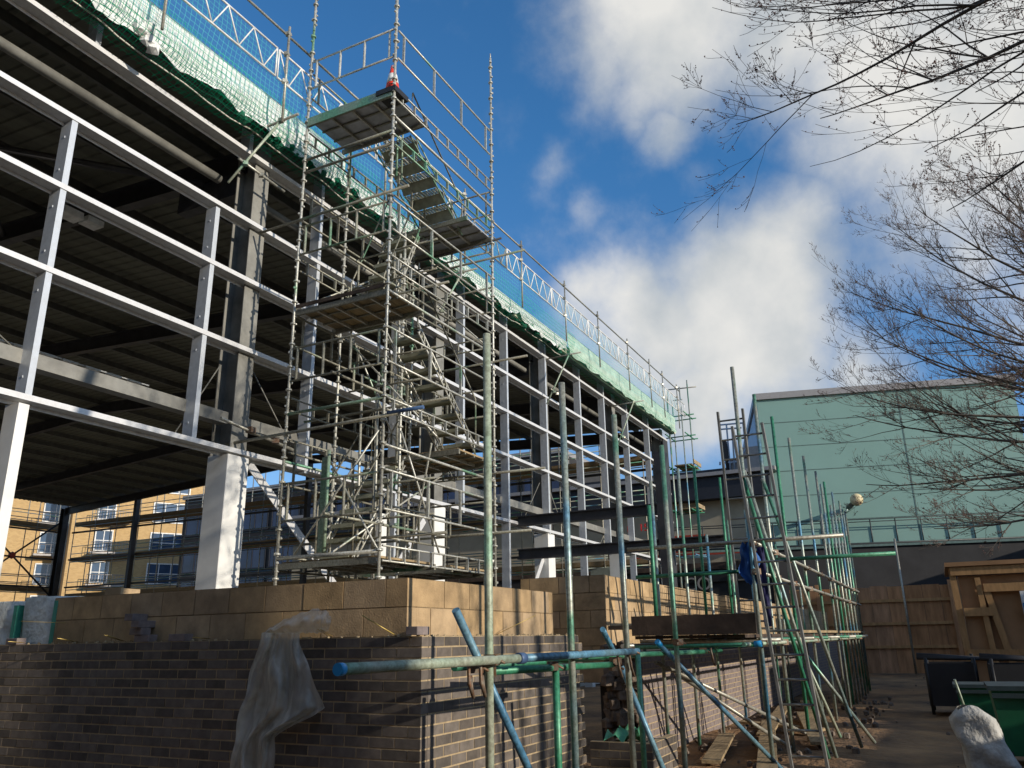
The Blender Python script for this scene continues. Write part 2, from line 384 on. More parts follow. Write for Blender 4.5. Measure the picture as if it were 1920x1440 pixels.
def plastic():
    m, t, b = new_mat('clear_polythene')
    nd = t.nodes.new; lk = t.links.new; out = t.nodes['Material Output']
    b.inputs['Base Color'].default_value = (.9, .9, .84, 1); b.inputs['Roughness'].default_value = .14
    b.inputs['Specular IOR Level'].default_value = .9
    tcn = nd('ShaderNodeTexCoord'); n = nd('ShaderNodeTexNoise'); n.inputs['Scale'].default_value = 4; n.inputs['Detail'].default_value = 4; n.inputs['Distortion'].default_value = .6
    mp = nd('ShaderNodeMapping'); mp.inputs['Scale'].default_value = (1, 2.2, .8); lk(tcn.outputs['Object'], mp.inputs[0]); lk(mp.outputs[0], n.inputs['Vector'])
    bp = nd('ShaderNodeBump'); bp.inputs['Distance'].default_value = .03; lk(n.outputs['Fac'], bp.inputs['Height']); lk(bp.outputs[0], b.inputs['Normal'])
    tr = nd('ShaderNodeBsdfTransparent'); tr.inputs[0].default_value = (.9, .9, .86, 1)
    tl = nd('ShaderNodeBsdfTranslucent'); tl.inputs[0].default_value = (.8, .8, .72, 1); lk(bp.outputs[0], tl.inputs['Normal'])
    a = nd('ShaderNodeMixShader'); a.inputs[0].default_value = .45; lk(b.outputs[0], a.inputs[1]); lk(tl.outputs[0], a.inputs[2])
    r = nd('ShaderNodeMapRange'); lk(n.outputs['Fac'], r.inputs['Value']); r.inputs['From Min'].default_value = .35; r.inputs['From Max'].default_value = .65; r.inputs['To Min'].default_value = .38; r.inputs['To Max'].default_value = .78
    c = nd('ShaderNodeMixShader'); lk(r.outputs[0], c.inputs[0]); lk(tr.outputs[0], c.inputs[1]); lk(a.outputs[0], c.inputs[2]); lk(c.outputs[0], out.inputs[0])
    return m
M['poly'] = plastic()

def ybrick():
    m, t, b = new_mat('yellow_stock_brick')
    nd = t.nodes.new; lk = t.links.new
    tcn = nd('ShaderNodeTexCoord'); n = nd('ShaderNodeTexNoise'); n.inputs['Scale'].default_value = 1.3; n.inputs['Detail'].default_value = 9; lk(tcn.outputs['Object'], n.inputs['Vector'])
    mp = nd('ShaderNodeMapping'); mp.inputs['Rotation'].default_value = (RAD(90), 0, 0); lk(tcn.outputs['Object'], mp.inputs[0])
    br = nd('ShaderNodeTexBrick'); lk(mp.outputs[0], br.inputs['Vector']); br.inputs['Scale'].default_value = 2.2
    br.inputs['Color1'].default_value = (.52, .35, .15, 1); br.inputs['Color2'].default_value = (.42, .27, .11, 1); br.inputs['Mortar'].default_value = (.45, .33, .2, 1)
    mx = nd('ShaderNodeMix'); mx.data_type = 'RGBA'; mx.blend_type = 'MULTIPLY'; mx.inputs['Factor'].default_value = .5; lk(br.outputs['Color'], mx.inputs['A']); lk(n.outputs['Color'], mx.inputs['B'])
    lk(br.outputs['Color'], b.inputs['Base Color']); b.inputs['Roughness'].default_value = .9
    return m
M['yellowbrick'] = ybrick()

# ------------------------------------------------------------------ ground
gm, gt, gb = new_mat('mud_and_hardcore')
def gmat():
    nd = gt.nodes.new; lk = gt.links.new
    tcn = nd('ShaderNodeTexCoord')
    n = nd('ShaderNodeTexNoise'); n.inputs['Scale'].default_value = .55; n.inputs['Detail'].default_value = 9; n.inputs['Roughness'].default_value = .65; lk(tcn.outputs['Object'], n.inputs['Vector'])
    r = nd('ShaderNodeValToRGB'); lk(n.outputs['Fac'], r.inputs[0])
    r.color_ramp.elements[0].position = .36; r.color_ramp.elements[0].color = (.085, .050, .028, 1)
    r.color_ramp.elements[1].position = .66; r.color_ramp.elements[1].color = (.36, .20, .085, 1)
    e = r.color_ramp.elements.new(.5); e.color = (.21, .12, .056, 1)
    lk(r.outputs[0], gb.inputs['Base Color']); gb.inputs['Roughness'].default_value = .95
    n2 = nd('ShaderNodeTexNoise'); n2.inputs['Scale'].default_value = 9; n2.inputs['Detail'].default_value = 8; lk(tcn.outputs['Object'], n2.inputs['Vector'])
    bp = nd('ShaderNodeBump'); bp.inputs['Distance'].default_value = .06; lk(n2.outputs['Fac'], bp.inputs['Height']); lk(bp.outputs[0], gb.inputs['Normal'])
gmat()
def gh(x, y):
    # gently uneven near the site, flat far away
    return (.035*math.sin(x*1.3+y*.7)*math.sin(y*1.9-x*.4)+.02*math.sin(x*3.1)*math.sin(y*2.7))
g = MB(); rows = []
xs = [-400, -60, -8]+[-6+.5*i for i in range(90)]+[60, 150, 500]
ys = [-400, -60, -12]+[-8+.5*i for i in range(36)]+[20, 60, 150, 500]
for x in xs: rows.append([V((x, y, gh(x, y)-.04 if (-6 <= x <= 39 and -8 <= y <= 10) else -.04)) for y in ys])
g.grid([list(reversed(r)) for r in rows]); struct(g.build('ground', gm))

m_ = MB(); m_.box((-9, 10.7, -.02), (35.2, 51.5, .3)); struct(m_.build('bounce_floor', mat('concrete_slab', (.42, .39, .33), .9, 0, .2, .6)))  # hidden slab added to bounce sunlight up onto the roof underside
# ------------------------------------------------------------------ masonry
def course_wall(mb, mo, axis, const, sgn, a0, a1, z0, z1, L0=.245, H=.0835, T=.1025, j=.013, jit=.0016, ragged=None, off0=0):
    """bricks as separate bevel-less blocks, face in plane axis=const, looking along sgn; mortar set 5 mm back"""
    n = int(round((z1-z0)/H)); 
    for k in range(n):
        zb = z0+k*H+j/2; zt = z0+(k+1)*H-j/2
        off = (L0/2 if (k+off0) % 2 else 0)
        end = a1 if ragged is None else a1-ragged(k)
        p = a0-off
        while p < end-.02:
            q = p+L0-j; pp = max(p, a0); qq = min(q, end)
            if qq-pp > .02:
                e = random.uniform(-jit, jit)
                c0, c1 = const+sgn*e, const-sgn*T
                if axis == 'x': mb.box((c0, pp, zb), (c1, qq, zt))
                else: mb.box((pp, c0, zb), (qq, c1, zt))
            p += L0
        c0, c1 = const-sgn*.004, const-sgn*(T-.004)
        e1 = end-.004
        if axis == 'x': mo.box((c0, a0+.004, z0+k*H), (c1, e1, z0+(k+1)*H-.0003))
        else: mo.box((a0+.004, c0, z0+k*H), (e1, c1, z0+(k+1)*H-.0003))

# near plinth: blue-grey brick outside, two courses of tan blocks showing above
w = empty('brick_wall', (5.65, 3.7, 0), 'nearest corner wall of blue grey brick topped by two courses of tan blocks', 'wall')
mb, mo = MB(), MB()
course_wall(mb, mo, 'x', 5.65, -1, 3.7, 10.9, -.013, 1.49)
b1 = mb.build('brick_leaf', M['brick'], w); mo.build('mortar', M['mortar'], b1)
mb, mo = MB(), MB()
course_wall(mb, mo, 'y', 3.7, -1, 5.7535, 8.97, -.013, 1.49, ragged=lambda k: (.0, .1)[k % 2], off0=1)
# queen closer course ends at the corner
b2 = mb.build('brick_leaf', M['brick'], w); mo.build('mortar', M['mortar'], b2)
mb, mo = MB(), MB()
course_wall(mb, mo, 'x', 5.8, -1, 3.95, 8.54, 1.49, 1.965, .45, .2375, .14, .010, .002)
b3 = mb.build('block_leaf', M['block'], w); mo.build('mortar', M['blockmortar'], b3)
mb, mo = MB(), MB()
course_wall(mb, mo, 'y', 3.95, -1, 5.942, 8.74, 1.49, 1.965, .45, .2375, .14, .010, .002, off0=1)
b4 = mb.build('block_leaf', M['block'], w); mo.build('mortar', M['blockmortar'], b4)
m_ = MB(); m_.box((5.80, 4.1, 0), (5.94, 10.9, 1.486)); m_.box((5.80, 3.95, 0), (8.9, 4.09, 1.486)); m_.build('inner_leaf', M['blockmortar'], w)
# spilt mortar along the top of the brick course
m_ = MB()
for i in range(120):
    a = random.uniform(0, 1)
    if i % 2: c = (5.7+random.uniform(-.03, .05), 3.75+a*5, 1.492)
    else: c = (5.8+a*3.1, 3.76+random.uniform(-.03, .1), 1.492)
    m_.lump(c, random.uniform(.006, .02))
m_.build('spilt_mortar', M['sanddirt'], w)
m_ = MB()
for i, y in enumerate((8.9, 8.1, 7.4, 6.2, 5.3, 4.75)):
    m_.tube((5.8, y, 1.505), (5.52, y-.1, 1.52+.02*(i % 3)), .003, 5)
    m_.tube((5.8, y-.03, 1.505), (5.52, y-.13, 1.52+.02*(i % 3)), .003, 5)
m_.tube((5.8, 8.3, 1.7), (5.5, 8.6, 1.72), .003, 5); m_.tube((5.75, 4.02, 1.5), (5.55, 4.22, 1.66), .005, 5)
m_.tube((7.3, 3.92, 1.5), (7.55, 3.6, 1.68), .003, 5)
m_.build('wall_tie', M['wire'], w)

def brick_thing(name, lab, p, rz=0, size=(.215, .1025, .065), m='brickgrey', grp=None):
    b = MB(); sx, sy, sz = size
    b.box((p[0]-sx/2, p[1]-sy/2, p[2]), (p[0]+sx/2, p[1]+sy/2, p[2]+sz), rz)
    o = b.build(name, M[m]); tag(o, lab, 'brick' if m == 'brickgrey' else 'block', grp)
    bv = o.modifiers.new('b', 'BEVEL'); bv.width = .004; bv.segments = 2
    return o
G_ = 'loose bricks left on the wall'
brick_thing('loose_brick', 'pale grey brick standing on the wall corner, against the tan blocks', (5.71, 3.78, 1.5), .1, grp=G_)
brick_thing('loose_brick', 'bottom brick of the small stepped stack on the left wall', (5.70, 6.93, 1.49), 1.5, grp=G_)
brick_thing('loose_brick', 'middle brick of the small stepped stack on the left wall', (5.70, 7.02, 1.557), 1.4, grp=G_)
brick_thing('loose_brick', 'upper brick of the small stepped stack on the left wall', (5.70, 6.98, 1.624), .05, grp=G_)
brick_thing('loose_brick', 'topmost brick turned sideways on the stepped stack', (5.71, 7.1, 1.691), .1, grp=G_)
brick_thing('loose_brick', 'single dark brick lying flat right of the stepped stack', (5.70, 6.45, 1.49), 1.57, grp=G_)
brick_thing('loose_brick', 'brick lying on the wall top at the left edge of the picture', (5.70, 8.95, 1.49), 1.5, grp=G_)
brick_thing('loose_block', 'tan block resting on top of the wrapped packs behind the wall', (6.15, 7.92, 1.93), .2, (.3, .2, .12), 'block')

# second wall past the opening: brick below, tan blocks above, long and receding
w2 = empty('brick_wall', (10.5, 3.6, 0), 'long receding brick wall with sunlit tan blocks on top behind green scaffold', 'wall')
mb, mo = MB(), MB()
course_wall(mb, mo, 'y', 3.6, -1, 10.75, 34.9, -.04, 1.1875)
b = mb.build('brick_leaf', M['brickgrey'], w2); mo.build('mortar', M['mortar'], b)
mb, mo = MB(), MB()
course_wall(mb, mo, 'y', 4.0, -1, 10.5, 17.1, 1.36, 2.27, .45, .2275, .14, .010, .003)
course_wall(mb, mo, 'y', 4.0, -1, 17.7, 34.9, 1.36, 2.27, .45, .2275, .14, .010, .003)
b = mb.build('block_leaf', M['block'], w2); mo.build('mortar', M['blockmortar'], b)
mb, mo = MB(), MB()
course_wall(mb, mo, 'x', 10.44, -1, 3.95, 5.2, .9, 2.26, .45, .2275, .14)
b = mb.build('block_leaf', M['block'], w2); mo.build('mortar', M['blockmortar'], b)
m_ = MB(); m_.box((10.6, 4.01, 0), (34.9, 4.14, 1.355)); m_.build('inner_leaf', M['charcoal'], w2)
m_ = MB()
for i in range(150):
    z = random.uniform(.0, 1.35)
    m_.lump((10.5+random.uniform(-.16, .2), 3.78+random.uniform(-.12, .2), z), random.uniform(.05, .13))
m_.build('broken_edge', M['rubble'], w2)
# block wall across the room behind the opening
w3 = empty('block_wall', (8.6, 5.6, 0), 'tan block wall standing behind the opening between the two brick walls', 'wall')
mb, mo = MB(), MB(); course_wall(mb, mo, 'y', 5.6, -1, 8.6, 13.0, 0, 1.8, .45, .225, .14, .01, .003)
b = mb.build('block_leaf', M['block'], w3); mo.build('mortar', M['blockmortar'], b)
w4 = empty('brick_wall', (8.98, 3.3, 0), 'low brick stub with green plastic on top beside the opening', 'wall')
mb, mo = MB(), MB(); course_wall(mb, mo, 'x', 8.98, -1, 2.95, 3.66, -.045, .3725)
course_wall(mb, mo, 'y', 2.95, -1, 9.09, 9.9, -.045, .3725)
b = mb.build('brick_leaf', M['brick'], w4); mo.build('mortar', M['mortar'], b)
m_ = MB(); m_.box((9.09, 3.06, 0), (9.85, 3.6, .33)); m_.build('rubble_fill', M['rubble'], w4)
m_ = MB(); rows = []
for i in range(9):
    rows.append([V((9.0+.09*i+random.uniform(-.02, .02), 3.15+.07*j+.03*i*.3, .40+.05*math.sin(i*1.1)+.05*math.sin(j*2.3+i)+random.uniform(0, .03))) for j in range(6)])
m_.grid(rows); tag(m_.build('plastic_scrap', M['greenrag']), 'crumpled green plastic scrap on the low brick stub', 'plastic scrap')
# reinforcement mesh leaning over the sunlit blocks
def netobj(name, rows, mt, uvrows, parent=None):
    b = MB(); b.grid(rows); o = b.build(name, mt, parent)
    uv = o.data.uv_layers.new(name='net'); m = len(rows[0]); flat = [q for r in uvrows for q in r]
    for lp in o.data.loops: uv.data[lp.index].uv = flat[lp.vertex_index]
    return o
a = [[V((x, 3.78-.0*(i), z)) for x in (12.6, 15, 19.6)] for i, z in enumerate((1.5, 1.9, 2.28))]
o = netobj('wire_mesh_panel', a, M['mesh_black'], [[(p.x, p.z) for p in r] for r in a]); tag(o, 'black square wire mesh standing in front of the sunlit blocks', 'wire mesh')

# ------------------------------------------------------------------ steel framed building
B = empty('steel_framed_building', (3.2, 10, 0), 'unfinished steel framed hall with bright side rails and open dark roof', 'building')
RX = (9.92-12.66, 3.6, 9.92, 16.24, 22.5, 28.85, 35.15)        # right edge of each front column
ZR = [10.10, 8.75, 7.63, 6.36, 4.555]
def hsec(mb, x0, x1, y0, y1, z0, z1, t=.02):
    """H section column, web along Y; flanges face -Y and +Y"""
    mb.box((x0, y0, z0), (x1, y0+t, z1)); mb.box((x0, y1-t, z0), (x1, y1, z1)); mb.box(((x0+x1)/2-.01, y0+t, z0), ((x0+x1)/2+.01, y1-t, z1))
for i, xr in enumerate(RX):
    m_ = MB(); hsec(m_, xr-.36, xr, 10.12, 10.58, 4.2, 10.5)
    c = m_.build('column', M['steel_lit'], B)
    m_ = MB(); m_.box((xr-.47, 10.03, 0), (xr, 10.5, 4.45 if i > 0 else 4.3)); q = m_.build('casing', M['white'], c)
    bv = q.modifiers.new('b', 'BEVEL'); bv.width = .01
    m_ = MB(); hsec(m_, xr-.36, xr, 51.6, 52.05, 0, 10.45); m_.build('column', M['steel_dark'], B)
for y in (16, 22.5, 31, 38.5, 45.2):
    m_ = MB(); m_.box((35.2, y-.12, 0), (35.5, y+.12, 10.3+ (1.3*(1-abs(y-31)/21)))); m_.build('column', M['steel_dark'], B)
for z in ZR:
    m_ = MB()
    # side rail: upright front flange, flat web behind, small lips and bolted sleeves
    m_.box((-6, 10-.004, z-.078), (35.5, 10, z)); m_.box((-6, 10, z-.078), (35.5, 10.2, z-.075)); m_.box((-6, 10.197, z-.13), (35.5, 10.2, z-.0785))
    m_.build('side_rail', M['galv_new'], B)
m_ = MB()
mx = [(-.4, 0, 3), (3.2, 0, 4)]
MU = [(.9, 4.43, 10.1), (2.9, 4.43, 10.1), (6.06, 4.555, 8.75), (6.2, 10.1, 10.9), (8.75, 4.555, 8.63), (9.35, 10.1, 10.9), (11.37, 4.43, 10.9), (14.25, 2.2, 10.9), (17.1, 4.43, 10.9), (19.55, 2.0, 10.9), (22.2, 4.43, 10.9), (25.05, 3.4, 10.9), (27.4, 4.43, 10.9), (30.0, 2, 10.9), (32.75, 2, 10.9)]
def mullion(x, z0, z1):
    m_ = MB()
    m_.box((x-.09, 10.012, z0), (x, 10.016, z1)); m_.box((x-.09, 10.016, z0), (x-.086, 10.24, z1)); m_.box((x-.086, 10.236, z0), (x-.04, 10.24, z1))
    for z in (z0+.25, z1-.25): m_.box((x-.097, 10.12, z-.015), (x-.09, 10.145, z+.015))
    m_.build('mullion', M['galv_post'], B)
for x, z0, z1 in MU:
    cuts = [z0]+[z for z in sorted(ZR) if z0+.2 < z < z1-.05]+[z1]
    for a_, b_ in zip(cuts[:-1], cuts[1:]): mullion(x, a_ + .002, b_-.083 if b_ in ZR else b_)
m_ = MB(); m_.box((5.92, 10.02, 0), (6.06, 10.3, 4.43)); m_.build('post', M['white'], B)
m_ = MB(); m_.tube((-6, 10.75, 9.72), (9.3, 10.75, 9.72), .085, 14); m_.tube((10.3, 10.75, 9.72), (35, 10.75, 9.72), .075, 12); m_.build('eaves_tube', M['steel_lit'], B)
for a_, b_ in zip(RX[:-1], RX[1:]):
    m_ = MB(); m_.box((a_+.0, 10.22, 5.0), (b_-.37, 10.24, 5.2)); m_.box((a_, 10.24, 5.18), (b_-.37, 10.42, 5.2)); m_.box((a_, 10.24, 5.0), (b_-.37, 10.42, 5.02))
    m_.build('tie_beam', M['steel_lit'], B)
for p, q in (((10.1, 4.4), (12.9, 2.2)), ((15.6, 4.1), (13.9, 2.3)), ((22.4, 4.2), (20.6, 2.0))):
    m_ = MB(); m_.bar((p[0], 10.2, p[1]), (q[0], 10.2, q[1]), .02, .16); m_.build('diagonal_brace', M['galv_new'], B)
for p, q in (((9.35, 10.3, 6.0), (8.55, 10.3, 4.6)), ((10.1, 10.3, 6.1), (11.5, 10.3, 4.6)), ((22.1, 10.3, 6.0), (20.8, 10.3, 4.6)), ((28.4, 10.3, 5.9), (27, 10.3, 4.6)), ((16.4, 10.3, 6), (17.6, 10.3, 4.6)), ((3.4, 10.3, 6.6), (5.9, 10.3, 5.2)), ((22.7, 10.3, 6), (24, 10.3, 4.6))):
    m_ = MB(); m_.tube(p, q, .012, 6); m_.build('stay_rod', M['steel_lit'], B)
RIDGE_Y, RZ0, RZ1, YF = 31.0, 10.72, 11.95, 52.0
def rz_(y): return RZ0+(RZ1-RZ0)*(1-abs(y-RIDGE_Y)/21.0)
def slab(x0, x1, y0, y1, dz, t):
    m = MB()
    for ya, yb in ((y0, RIDGE_Y), (RIDGE_Y, y1)):
        za, zb = rz_(ya)+dz, rz_(yb)+dz
        m.add([(x0, ya, za), (x1, ya, za), (x1, yb, zb), (x0, yb, zb), (x0, ya, za+t), (x1, ya, za+t), (x1, yb, zb+t), (x0, yb, zb+t)],
              [(3, 2, 1, 0), (4, 5, 6, 7), (0, 1, 5, 4), (1, 2, 6, 5), (2, 3, 7, 6), (3, 0, 4, 7)])
    return m
d = slab(-9, 35.7, 9.9, YF+.2, 0, .08)
# trapezoidal ribs of the deck run up the slope
for k in range(147):
    x = -9+.3*k+.15
    for ya, yb in ((9.9, RIDGE_Y), (RIDGE_Y, YF+.2)):
        za, zb = rz_(ya)-.0, rz_(yb)-.0
        d.add([(x-.06, ya, za), (x+.06, ya, za), (x+.06, yb, zb), (x-.06, yb, zb), (x-.035, ya, za-.03), (x+.035, ya, za-.03), (x+.035, yb, zb-.03), (x-.035, yb, zb-.03)],
              [(7, 6, 5, 4), (0, 1, 5, 4), (1, 2, 6, 5), (2, 3, 7, 6), (3, 0, 4, 7)])
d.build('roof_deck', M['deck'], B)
for i, xr in enumerate(RX):
    m_ = MB()
    for ya, yb in ((10.5, RIDGE_Y), (RIDGE_Y, 51.7)):
        for (o1, o2, wd) in ((-.27, -.29, .22), (-.29, -.71, .02), (-.71, -.73, .22)):
            za, zb = rz_(ya), rz_(yb); hx = wd/2; xc = xr-.18
            m_.add([(xc-hx, ya, za+o2), (xc+hx, ya, za+o2), (xc+hx, yb, zb+o2), (xc-hx, yb, zb+o2), (xc-hx, ya, za+o1), (xc+hx, ya, za+o1), (xc+hx, yb, zb+o1), (xc-hx, yb, zb+o1)],
                   [(3, 2, 1, 0), (4, 5, 6, 7), (0, 1, 5, 4), (1, 2, 6, 5), (2, 3, 7, 6), (3, 0, 4, 7)])
    m_.box((xr-.29, 10.6, rz_(10.6)-1.2), (xr-.07, 12.2, rz_(11)-.74))   # haunch
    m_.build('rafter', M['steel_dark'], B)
for k in range(22):
    y = 11.3+k*1.85
    z = rz_(y)
    m_ = MB(); m_.box((-9, y, z-.26), (35.4, y+.012, z-.06)); m_.box((-9, y+.012, z-.26), (35.4, y+.07, z-.25)); m_.build('purlin', M['steel'], B)
for p, q in (((-2.6, 10.8, 10.0), (3.4, 18, 10.6)), ((3.4, 10.8, 10.0), (9.6, 18, 10.6)), ((3.4, 18, 10.5), (9.6, 11.5, 10.0)), ((22.4, 10.8, 10.0), (28.6, 18, 10.6))):
    m_ = MB(); m_.tube(p, q, .07, 8); m_.build('roof_brace', M['steel_dark'], B)
m_ = MB()
for y in (18.3, 19.3):
    for k in range(14):
        m_.box((5.5+k*.62, y, 8.2), (5.5+k*.62+.42, y+.1, 8.25))
    m_.box((5.2, y+.1, 8.25), (14.3, y+.14, 8.28))
m_.build('cable_tray', M['galv_post'], B)
m_ = MB(); m_.box((8.5, 14.0, 9.55), (8.9, 14.3, 9.7)); m_.box((9.0, 14.0, 9.6), (9.35, 14.3, 9.72)); m_.build('floodlight', M['frame'], B)
# cross braced far bay
for p, q in (((28.9, 52, 4.6), (35, 52, 9.6)), ((35, 52, 4.6), (28.9, 52, 9.6))):
    m_ = MB(); m_.tube(p, q, .06, 8); m_.build('cross_brace', M['steel_dark'], B)
m_ = MB(); m_.lump((31.95, 52, 7.1), .25); m_.build('brace_hub', M['redpaint'], B)
for z in (5.2, 7.0, 8.8):
    m_ = MB(); m_.box((-6, 52.06, z), (35.4, 52.2, z+.1)); m_.build('side_rail', M['steel_dark'], B)
    m_ = MB(); m_.box((35.52, 10.5, z), (35.66, 51.6, z+.1)); m_.build('side_rail', M['steel_dark'], B)
# porch beams and pier on the front
m_ = MB(); m_.box((19.9, 6.0, 4.42), (20.1, 10.0, 4.45)); m_.box((19.9, 6.0, 4.67), (20.1, 10, 4.70)); m_.box((19.98, 6.0, 4.45), (20.02, 10, 4.67)); m_.build('porch_beam', M['steel_dark'], B)
m_ = MB(); m_.box((19.9, 4.35, 3.52), (20.1, 10.0, 3.55)); m_.box((19.9, 4.35, 3.77), (20.1, 10, 3.80)); m_.box((19.98, 4.35, 3.55), (20.02, 10, 3.77)); m_.build('porch_beam', M['steel_dark'], B)
m_ = MB(); m_.box((19.85, 5.7, 0), (20.15, 5.995, 6.0)); m_.build('porch_post', M['steel_dark'], B)
m_ = MB(); m_.box((34.7, 9.98, 4.0), (35.4, 10.02, 10.0)); m_.build('corner_trim', M['steel_dark'], B)
for xx, zz in ((25.0, 3.4), (13.65, 4.0)): MB().box((xx, 10.02, 0), (xx+.25, 10.27, zz)).build('post', M['white'], B)
# eaves upstand
m_ = MB(); m_.box((-6, 9.62, 10.55), (11.5, 9.68, 11.12)); m_.box((11.5, 9.62, 10.35), (35.6, 9.68, 10.62)); m_.build('eaves_upstand', M['cream'], B)
m_ = MB(); m_.box((-6, 9.685, 10.36), (35.6, 9.9, 10.4)); m_.build('gutter', M['steel_dark'], B)

# torn white film and nets over the eaves
def noise1(x, s=1): return (math.sin(x*1.7*s)+math.sin(x*3.9*s+1)+.6*math.sin(x*9.1*s+2)+.5*math.sin(x*17.3*s))/3.1
random.seed(11)
def film(name, x0, x1, zt, zb, y0, mt, lab, amp=.14, st=.12):
    rows = [[] for _ in range(7)]; x = x0
    while x < x1:
        b = zb(x)+amp*noise1(x)+random.uniform(-.02, .02); t_ = zt(x)
        for i in range(7):
            f = i/6; rows[i].append(V((x, y0-.05*math.sin(x*5+i)*f-.03*f+random.uniform(-.015, .015)*f, t_+(b-t_)*f)))
        x += st
    o = MB().grid(rows).build(name, mt); return tag(o, lab, 'plastic sheeting')
film('torn_film', -3, 11.4, lambda x: 11.1, lambda x: 10.33, 9.58, M['film'], 'torn white film hanging from the eaves nearest the camera', .10)
film('torn_film', 11.4, 23.0, lambda x: 10.72, lambda x: 10.30, 9.57, M['film'], 'ragged white film strip on the middle of the eaves beyond the stair tower', .16)
film('torn_film', 23.0, 35.5, lambda x: 11.1-.0*x, lambda x: 10.35, 9.56, M['filmg'], 'pale green sheeting wrapped round the far end of the eaves', .05, .2)
random.seed(5)
m_ = MB()
for c in [(6.45, 9.5, 10.42), (6.6, 9.5, 10.32), (6.55, 9.48, 10.5), (6.7, 9.5, 10.25)]: m_.lump(c, .12, 7)
tag(m_.build('film_bundle', M['film']), 'crumpled clear film bundle caught in the green net near the first short post', 'plastic sheeting')
def net(name, x0, x1, prof, mt, lab, sag=0, st=.15, cat='net'):
    rows, uvs = [], []; 
    xs_ = [x0+st*i for i in range(int((x1-x0)/st)+1)]
    L_ = [0]
    for i in range(1, len(prof)): L_.append(L_[-1]+math.dist(prof[i-1], prof[i]))
    for i, (y, z) in enumerate(prof):
        f = i/(len(prof)-1)
        rows.append([V((x, y+.04*math.sin(x*2.1+i)*f, z-sag*f*(.5+.5*noise1(x*.7+3))+.02*math.sin(x*7+i*2)*f)) for x in xs_])
        uvs.append([(x, L_[i]) for x in xs_])
    o = netobj(name, rows, mt, uvs); return tag(o, lab, cat)
net('safety_net', 3.5, 23, [(9.30, 10.95), (9.30, 10.75), (9.33, 10.55), (9.4, 10.4), (9.55, 10.30), (9.75, 10.22), (9.9, 10.24)], M['net_green'], 'green safety net sagging under the near eaves', .14)
net('safety_net', 3.5, 23, [(9.42, 10.62), (9.45, 10.45), (9.6, 10.36), (9.8, 10.3), (9.95, 10.33)], M['net_green'], 'inner fold of green net bunched behind the torn white film', .10)
net('safety_net', 23, 35.4, [(9.45, 10.5), (9.5, 10.36), (9.65, 10.28), (9.85, 10.24), (9.95, 10.26)], M['net_green'], 'narrow green net along the far end of the eaves', .05)
net('debris_net', -3, 34.9, [(9.2, 11.75), (9.21, 11.5), (9.22, 11.2), (9.24, 11.0), (9.27, 10.75), (9.33, 10.5)], M['net_blue'], 'blue green debris net stretched below the lattice rail along the roof edge', .0)
m_ = MB(); pts = [V((x*.25, 9.72, 10.27-.09*(.5+.5*noise1(x*.25*.7+3))+.03*math.sin(x*.9)+random.uniform(-.015, .015))) for x in range(14, 92)]
m_.path(pts, .014, 5); tag(m_.build('hem_rope', M['hem']), 'white rope hem along the bottom of the green safety net', 'rope')
m_ = MB()
for i in range(70):
    x = random.uniform(8.6, 23); m_.lump((x, 9.66+random.uniform(-.1, .1), 10.33+random.uniform(-.05, .12)), random.uniform(.05, .12), 6)
m_.build('net_bunch', mat('dark_green_net_bundle', (.008, .12, .065), .9, 0, .5, 14, .03, 20)); tag(bpy.context.scene.objects['net_bunch'], 'dark green bunched netting stuffed along the eaves gutter', 'net')

# edge protection along the roof
E_ = empty('edge_protection', (9.15, 9.2, 10.3), 'roof edge guard of grey tubes and white lattice rail', 'scaffold')
PX = [-1, 2.0, 6.55, 9.15, 12.25, 15.6, 18.8, 21.9, 24.8, 27.9, 30.6, 32.4, 34.6]
for x in PX:
    m_ = MB(); m_.tube((x, 9.14, 10.33), (x, 9.14, 12.4), .0242, 8)
    for z in (11.2, 11.8, 12.25): m_.coupler((x, 9.16, z))
    m_.build('post', M['tube_galv'], E_)
for z in (12.25,):
    m_ = MB(); m_.tube((-3, 9.2, z), (11.0, 9.2, z), .0242, 8); m_.tube((11.0, 9.2, z), (35.3, 9.2, z), .0242, 8); m_.build('top_rail', M['tube_galv'], E_)
for k in range(13):
    x0 = -3+k*3.0; x1 = x0+2.95
    m_ = MB(); m_.tube((x0, 9.2, 11.2), (x1, 9.2, 11.2), .02, 6); m_.tube((x0, 9.2, 11.8), (x1, 9.2, 11.8), .02, 6)
    n = 5
    for i in range(n):
        a = x0+(x1-x0)*i/n; c = x0+(x1-x0)*(i+.5)/n; e = x0+(x1-x0)*(i+1)/n
        m_.tube((a, 9.2, 11.8), (c, 9.2, 11.2), .014, 5); m_.tube((c, 9.2, 11.2), (e, 9.2, 11.8), .014, 5)
    m_.tube((x0, 9.2, 11.2), (x0, 9.2, 11.8), .016, 5); m_.tube((x1, 9.2, 11.2), (x1, 9.2, 11.8), .016, 5)
    m_.build('lattice_beam', M['frame'] if k != 6 else M['tube_galv'], E_)
for (x, zt, zb, dx) in ((9.18, 10.4, 9.0, -.55), (15.6, 10.1, 8.6, -.5), (22.2, 10.0, 8.3, -.6), (28.4, 10.0, 8.2, -.6)):
    m_ = MB(); m_.tube((x, 9.2, zt), (x+dx, 9.75, zb), .0242, 8); m_.coupler((x, 9.2, zt)); m_.coupler((x+dx*.72, 9.55, zb+.4)); m_.build('strut', M['tube_pale'], E_)
    m_ = MB(); m_.tube((x-.4, 9.72, zb+.55), (x+.75, 9.72, zb+.5), .0242, 8); m_.coupler((x+.15, 9.72, zb+.52)); m_.build('ledger', M['tube_galv'], E_)
    m_ = MB(); m_.tube((x, 8.8, zt+.0), (x, 10.3, zt-.03), .0242, 8); m_.build('transom', M['tube_galv'], E_)

